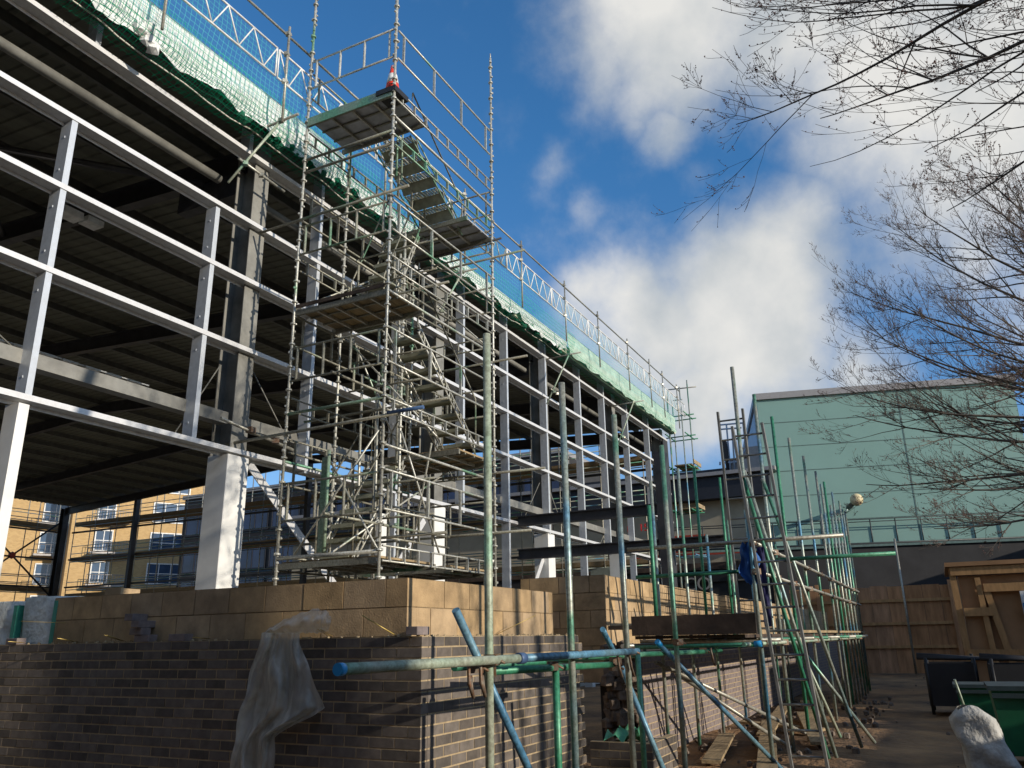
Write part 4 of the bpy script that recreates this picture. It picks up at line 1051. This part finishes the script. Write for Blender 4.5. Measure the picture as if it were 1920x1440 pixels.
def bin_(x, y, sx, sy, h, lab):
    e = empty('waste_bin', (x, y, 0), lab, 'bin', 'green waste bins')
    m = MB(); t = .06
    m.add([(x-sx/2+t, y-sy/2+t, .1), (x+sx/2-t, y-sy/2+t, .1), (x+sx/2-t, y+sy/2-t, .1), (x-sx/2+t, y+sy/2-t, .1), (x-sx/2, y-sy/2, h), (x+sx/2, y-sy/2, h), (x+sx/2, y+sy/2, h), (x-sx/2, y+sy/2, h)],
          [(3, 2, 1, 0), (0, 1, 5, 4), (1, 2, 6, 5), (2, 3, 7, 6), (3, 0, 4, 7)])
    o = m.build('body', M['bin'], e)
    m = MB(); m.box((x-sx/2-.03, y-sy/2-.03, h), (x+sx/2+.03, y+sy/2+.03, h+.05)); m.box((x-sx/2-.04, y-sy/2, h-.08), (x-sx/2-.005, y+sy/2, h-.03)); m.build('lid', M['lid'], e)
    for sx_ in (-1, 1):
        m = MB(); m.tube((x-sx/2+.1, y+sx_*(sy/2-.12), .08), (x-sx/2+.1, y+sx_*(sy/2-.08), .08), .08, 12); m.build('wheel', M['black'], e)
bin_(15.6, -.42, .8, .8, .62, 'smaller green bin standing behind the white sack'); bin_(11.9, -.95, 1.0, 1.15, .8, 'large green bin cut by the right edge of the picture')
def stillage(x, y, lab):
    e = empty('steel_stillage', (x, y, 0), lab, 'stillage', 'black stillages')
    m = MB()
    for dx in (-.5, .5):
        for dy in (-.4, .4): m.tube((x+dx, y+dy, 0), (x+dx, y+dy, 1.02+.05*dx), .03, 7)
    m.build('leg', M['black'], e)
    m = MB(); m.box((x-.5, y-.42, .45), (x+.5, y+.42, .5)); m.box((x-.52, y-.42, .15), (x-.49, y+.42, .9)); m.box((x+.49, y-.42, .15), (x+.52, y+.42, .9)); m.box((x-.49, y-.44, .15), (x+.49, y-.41, .9)); m.box((x-.49, y+.41, .15), (x+.49, y+.44, .9)); m.build('tray', M['charcoal'], e)
    m = MB()
    for k in range(7): m.tube((x-.4+.1*k, y-.6, .97), (x-.38+.1*k, y+.55, .99+.03*(k % 3)), .03, 7)
    m.build('contents', M['charcoal'], e)
    m = MB(); m.tube((x-.5, y-.1, .42), (x-.4, y-.1, .42), .05, 8); m.build('end_block', M['timber'], e)
stillage(18.4, .0, 'black steel stillage of pipes, left one beside the timber cabin'); stillage(17.6, -1.05, 'black steel stillage of pipes, right one behind the large bin')
m = MB(); rows = []
for k in range(15):
    f = k/14; row = []
    for j in range(29):
        a = 2*math.pi*j/28; c, s2 = math.cos(a), math.sin(a); q = (abs(c)**5+abs(s2)**5)**(-1/5)
        wx = .16*(1-.35*f**2)*(1+.12*math.sin(f*6)); wy = .24*(1-.18*f+.05*math.sin(f*9+1))
        if f > .86: wy *= 1-(f-.86)*3.4; wx *= 1-(f-.86)*4.5
        row.append(V((10.75+c*q*wx*(1+.10*math.sin(3*a+k*.9))-.05*f, -.27+s2*q*wy*(1+.08*math.sin(4*a+k*.7))+.17*f, f*.66+.03*math.sin(2*a+1)*f)))
    rows.append(row)
m.grid(rows); tag(m.build('rubble_sack', M['sack']), 'slumped white woven sack standing in front of the green bins', 'sack')
m = MB(); m.tube((10.9, -.1, .5), (10.7, -.02, .95), .014, 6); tag(m.build('pipe_offcut', M['tube_pale']), 'thin pale pipe sticking up out of the white sack', 'pipe')
# hoarding added outside the frame on the right hand side to shade the yard
hh = empty('hoarding', (15, -6.2, 0), 'low unseen hoarding added along the right side to shade the yard', 'fence')
m = MB(); m.box((2, -6.2, 0), (35, -6.17, 2.0)); m.build('panel', M['hoard'], hh)

# ------------------------------------------------------------------ mint clad building and its neighbour
s_ = 1.16
ux = V((math.cos(RAD(-75.7)), math.sin(RAD(-75.7)), 0)); ub = V((math.cos(RAD(14.3)), math.sin(RAD(14.3)), 0))
O = V((38*s_, 6.25*s_, 0)); ZT = 1.45+10.62*s_; ZB = 1.45+3.72*s_; WD = 12.72
K2 = empty('mint_building', O, 'tall mint green clad block with grey coping behind the hoarding', 'building')
def obox(a0, a1, b0, b1, z0, z1, m=None):
    m = m or MB(); pts = []
    for z in (z0, z1):
        for a, b in ((a0, b0), (a1, b0), (a1, b1), (a0, b1)): pts.append(O+ux*a+ub*b+V((0, 0, z)))
    return m.add(pts, [(0, 1, 2, 3), (7, 6, 5, 4), (4, 5, 1, 0), (5, 6, 2, 1), (6, 7, 3, 2), (7, 4, 0, 3)])
obox(0, WD, 0, 18, ZB, ZT).build('cladding', M['mint'], K2)
obox(-.02, -.001, .4, 18, ZB, ZT-.02).build('side_cladding', M['mintside'], K2)
obox(-.15, WD+.15, -.15, 18, ZT+.003, ZT+.35).build('coping', M['coping'], K2)
m = MB()
for k in range(1, 6): obox(0, WD, -.012, -.002, ZT-k*(ZT-ZB)/6-.02, ZT-k*(ZT-ZB)/6+.02, m)
obox(WD*.56, WD*.565, -.013, -.003, ZB, ZT, m)
m.build('panel_joint', M['joint'], K2)
obox(-.2, WD+30, -.5, 17, -.02, ZB-.002).build('dark_base', M['charcoal'], K2)
obox(-4, WD+.2, -.62, -.503, ZB-.16, ZB-.05).build('sill_rail', M['joint'], K2)
R_ = empty('roof_railing', O+ux*2+V((0, 0, ZB)), 'dark railing along the ledge in front of the mint cladding', 'railing')
for k in range(17):
    m = MB(); a = -3.5+k*1.02*s_; b = -.45
    if a > WD-.5: break
    m.tube(O+ux*a+ub*b+V((0, 0, ZB-.3)), O+ux*a+ub*b+V((0, 0, ZB+1.22)), .035 if k < 9 else .03, 6); m.build('upright', M['rail'], R_)
m = MB()
for z in (1.22, 1.1): m.tube(O+ux*-5+ub*-.45+V((0, 0, ZB+z)), O+ux*(WD-.3)+ub*-.45+V((0, 0, ZB+z)), .025, 6)
m.tube(O+ux*-5+ub*-.45+V((0, 0, ZB+.02)), O+ux*(WD-.3)+ub*-.45+V((0, 0, ZB+.02)), .05, 6)
m.build('top_rail', M['rail'], R_)
for (a, z) in ((1.5, 1.2),):
    m = MB(); p = on(0, 37.5*s_, 1606, 937); e = empty('globe_lamp', p, 'round cream globe lamp on a bracket on the mint wall', 'lamp')
    n = 12; rows = []
    for i in range(n+1):
        th = math.pi*i/n; rows.append([p+V((.31*math.sin(th)*math.cos(2*math.pi*j/18), .31*math.sin(th)*math.sin(2*math.pi*j/18), .31*math.cos(th))) for j in range(19)])
    MB().grid(rows).build('globe', M['globe'], e)
    MB().tube(p, p+V((1.4, .55, -.2)), .12, 8).build('bracket', M['rail'], e)

N_ = empty('shop_building', (44, 8, 0), 'low cream and black shop building with dark fascia beside the mint block', 'building')
XN = 43.6
m = MB(); m.box((XN, 7.0, 8.55), (XN+14, 40, 9.75)); m.build('fascia', M['navy'], N_)
m = MB(); m.box((XN-.25, 6.6, 9.753), (XN+14, 40, 9.95)); m.build('roof_edge', M['coping'], N_)
m = MB(); m.box((XN+.8, 7.2, 4.85), (XN+14, 40, 8.545)); m.build('upper_wall', M['creamwall'], N_)
m = MB(); m.box((XN+.3, 7.0, 0), (XN+14, 40, 4.84)); m.build('shopfront', M['charcoal'], N_)
m = MB(); m.box((XN+.2, 7.2, 4.845), (XN+.8, 30, 5.2)); m.build('canopy', M['wood_dark'], N_)
m = MB(); m.box((XN+.22, 7.3, 5.6), (XN+.26, 15, 5.75)); m.box((XN+.2, 10.7, 6.6), (XN+.25, 13.2, 6.72)); m.box((XN+.2, 10.7, 5.8), (XN+.25, 13.2, 5.9)); m.build('red_rail', M['redpaint'], N_)
def text(body, p, size, mt, name, parent, rz=RAD(-90), ext=.02):
    cu = bpy.data.curves.new(name, 'FONT'); cu.body = body; cu.size = size; cu.extrude = ext; cu.materials.append(mt)
    o = bpy.data.objects.new(name, cu); COL.objects.link(o)
    o.matrix_basis = Matrix.Translation(p) @ Matrix.Rotation(rz, 4, 'Z') @ Matrix.Rotation(RAD(90), 4, 'X')
    dg = bpy.context.evaluated_depsgraph_get(); me = bpy.data.meshes.new_from_object(o.evaluated_get(dg)); me.transform(o.matrix_basis)
    bpy.data.objects.remove(o); tot = V((0, 0, 0)); q = parent
    while q is not None: tot += q.location; q = q.parent
    me.transform(Matrix.Translation(-tot)); o = bpy.data.objects.new(name, me); COL.objects.link(o); o.parent = parent; return o
m = MB(); m.box((XN+.15, 8.6, 4.2), (XN+.2, 12.6, 4.7)); m.build('sign_board', M['black'], N_)
text('CO', V((XN+.1, 12.0, 3.8)), .95, M['coping'], 'shop_lettering', N_)
text('S', V((XN+.1, 9.6, 3.9)), .9, M['coping'], 'shop_lettering', N_)
m = MB(); m.box((XN+.12, 8.4, 4.62), (XN+.14, 11.4, 4.68)); m.build('small_lettering', M['coping'], N_)
SG = empty('number_sign', on(0, 40, 1208, 990), 'red 150 sign seen through the steel frame', 'sign')
text('150', on(0, 40, 1198, 996), .52, M['red'], 'digits', SG)
p = on(0, 40, 1180, 992); m = MB(); m.box((p.x, p.y-.2, p.z-.15), (p.x+.05, p.y+.1, p.z+.15)); m.build('red_panel', M['red'], SG)
PB = empty('banner', on(0, 30, 1125, 1120), 'blue and green printed banner on the dark wall behind the columns', 'banner')
m = MB(); a, b, c, d_ = [on(0, 30, *q) for q in ((1107, 1068), (1150, 1062), (1152, 1128), (1110, 1132))]
def quad(q0, q1, q2, q3, f0, f1):
    l0, l1 = q0.lerp(q3, f0), q0.lerp(q3, f1); r0, r1 = q1.lerp(q2, f0), q1.lerp(q2, f1); e = V((.03, 0, 0))
    return [l0, r0, r1, l1, l0+e, r0+e, r1+e, l1+e]
FS = [(0, 1, 2, 3), (7, 6, 5, 4), (4, 5, 1, 0), (5, 6, 2, 1), (6, 7, 3, 2), (7, 4, 0, 3)]
for f0, f1, cc, nm in ((0, .42, (.24, .27, .24), 'grey_band'), (.421, .72, (.1, .2, .07), 'green_band'), (.721, 1, (.12, .22, .32), 'blue_band')):
    MB().add(quad(a, b, c, d_, f0, f1), FS).build(nm, mat(nm, cc, .6, 0, .3, 4), PB)
# access stair behind
e = empty('steel_stair', (24, 9, 0), 'grey steel stair flight sloping down behind the third column', 'stair')
for dx in (0, .9):
    m = MB(); m.bar(on(1, 10+dx, 1068, 1082)+V((0, 0, 0)), on(1, 10+dx, 1120, 1135), .05, .22); m.build('stringer', M['coping'], e)
# plant on the roof
AN = empty('roof_antenna', (48, 10, 9.9), 'phone mast and pipe rails on the shop roof', 'antenna')
m = MB(); p = on(0, 46, 1366, 890); t_ = on(0, 46, 1357, 828); m.tube(p, p.lerp(t_, 1), .09, 8); m.bar(p.lerp(t_, .45), t_, .3, .3, up=(1, 0, 0)); m.build('mast', M['black'], AN)
m = MB()
for q0, q1 in (((1348, 797), (1393, 793)), ((1352, 805), (1390, 802)), ((1362, 797), (1370, 885)), ((1393, 793), (1398, 840)), ((1355, 868), (1385, 866)), ((1372, 803), (1378, 880)), ((1350, 872), (1350, 866)), ((1385, 866), (1400, 838))):
    m.tube(on(0, 46, *q0), on(0, 46, *q1), .05, 6)
m.build('pipe_rail', M['mintside'], AN)
m = MB(); p = on(0, 46, 1425, 885); m.box((46, p.y-.9, p.z), (47, p.y+.9, p.z+1.5)); m.box((46.2, p.y+1.2, p.z), (47, p.y+1.8, p.z+.9)); m.build('plant_box', M['coping'], AN)

# unseen blocks added behind and beside the camera to shade wall and yard
rb = empty('shade_block', (30, -12, 0), 'plain brown block added out of view to shade the right side of the yard', 'building')
m = MB(); m.box((18, -20, 0), (26, -9, 4.3)); m.box((26.01, -20, 0), (47, -9, 6.6)); m.build('wall', M['hoard'], rb)
nb = empty('shade_block', (-16, 10, 0), 'plain brown block added unseen behind the camera to darken the near wall', 'building')
m = MB(); m.box((-22, -22, 0), (-12, 45, 11.5)); m.box((-11.99, -24, 0), (0.3, -13, 9.5)); m.build('wall', M['hoard'], nb)
m = MB(); m.box((-22.2, -22.2, 11.5), (-11.8, 45.2, 11.8)); m.build('roof', M['coping'], nb)
# ------------------------------------------------------------------ buildings seen through the frame
def window_on(parent, o, tx, nrm, a0, a1, z0, z1, nv=1, nh=1, gl='glass', fr='frame', t=.12):
    def P(a, z, d): return o+tx*a+nrm*d+V((0, 0, z))
    def bx(m, a0, a1, z0, z1, d0, d1):
        pts = [P(a, z, d) for z in (z0, z1) for a, d in ((a0, d0), (a1, d0), (a1, d1), (a0, d1))]
        m.add(pts, [(0, 1, 2, 3), (7, 6, 5, 4), (4, 5, 1, 0), (5, 6, 2, 1), (6, 7, 3, 2), (7, 4, 0, 3)])
    m = MB()
    bx(m, a0, a0+t, z0, z1, .02, .12); bx(m, a1-t, a1, z0, z1, .02, .12); bx(m, a0+t, a1-t, z0, z0+t, .02, .12); bx(m, a0+t, a1-t, z1-t, z1, .02, .12)
    for i in range(1, nv): c = a0+(a1-a0)*i/nv; bx(m, c-t/3, c+t/3, z0+t, z1-t, .02, .11)
    for i in range(1, nh): c = z0+(z1-z0)*i/nh; bx(m, a0+t, a1-t, c-t/3, c+t/3, .02, .10)
    f = m.build('window', M[fr], parent)
    m = MB(); bx(m, a0+t, a1-t, z0+t, z1-t, .025, .05); m.build('pane', M[gl], f)
def block(parent, o, tx, nrm, a0, a1, dep, z0, z1, mt, nm='wall'):
    m = MB(); pts = []
    for z in (z0, z1):
        for a, d in ((a0, 0), (a1, 0), (a1, -dep), (a0, -dep)): pts.append(o+tx*a+nrm*d+V((0, 0, z)))
    m.add(pts, [(0, 1, 2, 3), (7, 6, 5, 4), (4, 5, 1, 0), (5, 6, 2, 1), (6, 7, 3, 2), (7, 4, 0, 3)])
    return m.build(nm, M[mt], parent)
tx = V((math.cos(RAD(-30)), math.sin(RAD(-30)), 0)); nr = V((math.cos(RAD(-120)), math.sin(RAD(-120)), 0))
def ang(px): return YAW-math.atan((px-965)/1600)
def apt(px, lab, r, a0, a1, wins, zt=20.5, wt=3.2):
    o = V((math.cos(ang(px))*r, math.sin(ang(px))*r, 0)); e = empty('apartment_block', o, lab, 'apartment block')
    block(e, o, tx, nr, a0, a1, 14, 0, zt, 'yellowbrick'); block(e, o, tx, nr, a0+.6, a1, 13, zt+.002, zt+wt, 'frame', 'top_storey')
    for (w0, w1) in wins:
        for z in (4.6, 8.0, 11.4, 14.8, 18.2):
            window_on(e, o, tx, nr, w0, w1, z, z+2.3, max(2, int((w1-w0)/1.1)), 2)
    for (w0, w1) in wins[:1]:
        for z in (4.2, 7.6, 11, 14.4, 17.8):
            m = MB(); pts = []
            for zz in (z, z+.2):
                for a, d in ((w0-.4, .15), (w1+1.4, .15), (w1+1.4, 1.5), (w0-.4, 1.5)): pts.append(o+tx*a+nr*d+V((0, 0, zz)))
            m.add(pts, [(0, 1, 2, 3), (7, 6, 5, 4), (4, 5, 1, 0), (5, 6, 2, 1), (6, 7, 3, 2), (7, 4, 0, 3)])
            for k in range(14):
                a = w0-.4+(w1-w0+1.8)*k/13; m.tube(o+tx*a+nr*1.45+V((0, 0, z+.2)), o+tx*a+nr*1.45+V((0, 0, z+1.2)), .03, 4)
            m.tube(o+tx*(w0-.4)+nr*1.45+V((0, 0, z+1.2)), o+tx*(w1+1.4)+nr*1.45+V((0, 0, z+1.2)), .04, 4)
            m.build('balcony', M['coping'], e)
    for k in range(5): window_on(e, o, tx, nr, a0+1.5+k*3, a0+3.4+k*3, zt+.7, zt+2.6, 2, 1)
apt(60, 'yellow brick apartment block with balconies at the far left', 104, -8, 6, [(-1.5, 3.5)])
apt(190, 'yellow brick apartment block with tall white windows beside the navy building', 100, -5, 9.5, [(-2.6, -.8), (3, 6.8)], 19.5)
NV = empty('navy_building', (56, 50, 0), 'dark navy glazed building behind the open steel frame', 'building')
o = V((58, 67, 0)); tx2 = V((0, -1, 0)); nr2 = V((-1, 0, 0))
block(NV, o, tx2, nr2, 0, 42, 12, 0, 15.6, 'charcoal')
m = MB(); m.box((57.8, 25, 15.61), (70, 67.2, 16.0)); m.build('parapet', M['coping'], NV)
for i in range(11):
    for z in (4.6, 8.2, 11.8):
        window_on(NV, o, tx2, nr2, .5+i*3.8, 3.9+i*3.8, z, z+2.9, 2, 1, 'glass_navy', 'navy')
BR = empty('grey_terrace', (60, 20, 0), 'long grey building with pale windows behind the far scaffold boards', 'building')
o = V((60, 25, 0)); block(BR, o, tx2, nr2, 0, 18, 10, 0, 13.4, 'navy')
for i in range(6):
    for z in (5, 8.6): window_on(BR, o, tx2, nr2, .5+i*3, 2.9+i*3, z, z+2.4, 2, 1, 'glass_navy', 'coping')

# scaffold round the far sides of the steel building
def far_scaff(name, lab, p, q, lifts, step=2.1, dep=1.2, zt=12.4, off=(1, 0)):
    p, q = V(p), V(q); e = empty(name, p, lab, 'scaffold'); d = q-p; n = int(d.length/step); of = V((*off, 0))*dep
    m = MB()
    for i in range(n+1):
        c = p+d*(i/n)
        for k in (0, 1): m.tube(c+of*k, c+of*k+V((0, 0, zt+random.uniform(-.5, .5))), .032, 5)
    m.build('standard', M['tube_galv'], e)
    for z in lifts:
        m = MB()
        for k in (0, 1): m.tube(p+of*k+V((0, 0, z)), q+of*k+V((0, 0, z)), .03, 5)
        for h in (.55, 1.05): m.tube(p+of+V((0, 0, z+h)), q+of+V((0, 0, z+h)), .028, 5); m.tube(p+V((0, 0, z+h)), q+V((0, 0, z+h)), .028, 5)
        m.build('ledger', M['tube_mix'], e)
        m = MB(); m.bar(p+of*.5+V((0, 0, z+.08)), q+of*.5+V((0, 0, z+.08)), dep*.95, .05); m.bar(p+V((0, 0, z+.2)), q+V((0, 0, z+.2)), .04, .2); m.build('boards', M['wood'], e)
    for i in range(0, n, 3):
        m = MB(); m.tube(p+d*(i/n)+of, p+d*((i+1.5)/n)+of+V((0, 0, 3.5)), .028, 5); m.build('brace', M['tube_galv'], e)
far_scaff('perimeter_scaffold', 'boarded scaffold along the far gable seen through the frame', (36.3, 11.5, 0), (36.3, 52.5, 0), (4.6, 7.0, 9.4))
far_scaff('perimeter_scaffold', 'boarded scaffold along the rear eaves at the far left', (36.3, 53.2, 0), (14, 53.2, 0), (5.0, 9.2), off=(0, 1))
# corner scaffold at the far end of the front
cs = empty('corner_scaffold', (36, 9.2, 0), 'slim scaffold with green ties at the far corner of the roof', 'scaffold')
m = MB()
for x, y, z in ((35.7, 9.3, 12.6), (36.4, 9.1, 13.1), (36.4, 10.1, 12.7), (37.2, 9.3, 12.4), (37.2, 10.1, 12.2), (35.6, 9.9, 12.0)): m.tube((x, y, 0), (x, y, z), .03, 6)
m.build('standard', M['tube_mix'], cs)
for z in (4.9, 6.9, 8.9, 10.4, 11.4):
    m = MB()
    for a_, b_ in (((35.7, 9.2), (37.3, 9.2)), ((36.4, 8.9), (36.4, 10.3)), ((35.6, 10.1), (37.3, 10.1)), ((37.2, 9), (37.2, 10.3))):
        m.tube((*a_, z), (*b_, z), .03, 6)
    m.build('ledger', M['tube_green' if z > 6 else 'tube_blue'], cs)
for z in (6.95, 8.95): m = MB(); m.box((36.0, 9.1, z), (37.3, 9.9, z+.05)); m.box((36.0, 8.98, z+.06), (37.3, 9.02, z+.24)); m.build('boards', M['wood'], cs)
m = MB(); a = on(0, 36.4, 1252, 731); b = on(0, 36.4, 1305, 725); m.tube(a, b, .03, 6); a = on(0, 37, 1262, 751); b = on(0, 37, 1279, 749); m.tube(a, b, .03, 6); m.build('putlog', M['tube_galv'], cs)

# ------------------------------------------------------------------ bare trees on the right
def grow(mb, bud, p, d, length, r, lev, rnd, bend=.12, wob=.16, spawn=(6, 6, 5), pull=None):
    n = max(4, int(length/(.22 if lev else .3)))
    if lev >= 2: n = 5
    pts, rs = [p.copy()], [r]; q = p.copy(); dd = d.normalized()
    for i in range(n):
        wb = wob*(.45 if lev else .22)
        dd = (dd+V((rnd.gauss(0, wb), rnd.gauss(0, wb), rnd.gauss(0, wb)))+V((0, 0, bend))*(i/n-.25)*(1 if lev else .6)).normalized()
        q = q+dd*length/n; pts.append(q.copy()); rs.append(max(.0022, r*(1-.82*(i+1)/n)))
    mb.path(pts, rs, 5 if lev < 2 else 3, False)
    if lev >= len(spawn):
        if bud is not None:
            for t in range(2):
                k = rnd.randrange(1, len(pts)); bud.lump(pts[k]+V((rnd.uniform(-.01, .01), rnd.uniform(-.01, .01), .01)), rnd.uniform(.005, .010), 4)
        return
    for c in range(spawn[lev]):
        f = rnd.uniform(.12, 1.0)**.75; k = min(len(pts)-2, int(f*(len(pts)-1))); base = pts[k]; dl = (pts[k+1]-pts[k]).normalized()
        side = V((rnd.gauss(0, 1), rnd.gauss(0, 1), rnd.gauss(.55, .6))); side = (side-dl*side.dot(dl)).normalized()
        nd_ = (dl*rnd.uniform(.75, 1.1)+side*rnd.uniform(.4, .85)).normalized()
        grow(mb, bud, base, nd_, length*rnd.uniform(.26, .52)*(1.2-.62*f), rs[k]*.62, lev+1, rnd, bend*1.5, wob, spawn)
def tree(name, lab, trunk, limbs, mt, seed, spawn, budm=True, bend=.1):
    rnd = random.Random(seed); e = empty(name, trunk[0][:3], lab, 'tree')
    m = MB(); m.path([V(t[:3]) for t in trunk], [t[3] for t in trunk], 10); m.build('trunk', M[mt], e)
    mb, bud = MB(), MB()
    for p, q, r in limbs:
        p, q = V(p), V(q); grow(mb, bud, p, q-p, (q-p).length, r, 0, rnd, bend, .13, spawn)
    mb.build('branches', M[mt], e)
    if budm: bud.build('buds', M['bud'], e)
trunkA = [(4.40, -3.6, 0, .34), (4.43, -3.6, .6, .28), (4.43, -3.6, 3, .27), (4.45, -3.6, 5.6, .25), (4.9, -3.3, 7.0, .15), (5.5, -2.9, 9.5, .07)]
limA = []
for (px, py, z0, X) in ((1425, 262, 6.6, 9), (1475, 330, 6.0, 8.6), (1465, 110, 7.2, 9.4), (1560, 20, 8.0, 9), (1530, -20, 7.6, 8.2), (1640, 90, 7.4, 10), (1700, -40, 8.5, 9.5), (1590, 200, 6.8, 9.8), (1720, 330, 6.2, 9.2), (1780, 210, 6.6, 8.4), (1650, 290, 6.3, 9.8), (1800, 60, 8, 8.8)):
    q = on(0, X, min(px+90, 1890) if px > 1500 else px+25, py); limA.append(((4.7+.1*(z0-6), -3.4, min(z0, 7.2)-.6), q, .028))
tree('bare_tree', 'leafless budding tree reaching in from the upper right corner', trunkA, limA, 'bark', 5, (11, 6, 4))
trunkB = [(17.5, -4.2, 0, .26), (17.5, -4.1, 2.5, .22), (17.4, -3.9, 4.5, .17), (17.3, -3.8, 8, .1), (17.3, -3.7, 10.5, .05)]
limB = []
for (px, py, z0, X) in ((1590, 640, 5.2, 17), (1600, 540, 5.8, 17.5), (1570, 730, 4.8, 16.5), (1640, 440, 6.3, 18), (1700, 400, 6.8, 17), (1760, 350, 7.2, 18.5), (1600, 800, 4.4, 17.2), (1620, 880, 4.1, 17), (1680, 600, 5.4, 15.8), (1720, 900, 4.0, 17.6), (1690, 760, 4.6, 18.6), (1830, 330, 7.6, 17.5), (1780, 560, 5.6, 19), (1650, 680, 5.0, 19), (1880, 420, 7.0, 16.5), (1750, 990, 3.8, 17), (1850, 700, 4.8, 16)):
    q = on(0, X, px, py); limB.append(((17.4, -3.9, z0), q, .042))
tree('bare_tree', 'leafless reddish brown tree in front of the mint wall', trunkB, limB, 'bark_far', 8, (15, 8, 4), True, .14)
trunkC = [(6.4, -9, 0, .16), (6.4, -9, 1.6, .13), (6.3, -9, 3.5, .09), (6.2, -8.9, 7, .05)]
limC = [((6.4, -9, .9+.12*i), (4.9+.6*i, -8.4-(i % 4)*.5, 5.6+(i*1.7) % 1.6), .075) for i in range(8)]
tree('bare_tree', 'leafless tree standing out of frame to the right whose shadow dapples the wall', trunkC, limC, 'bark', 21, (6, 5, 4), False, .1)
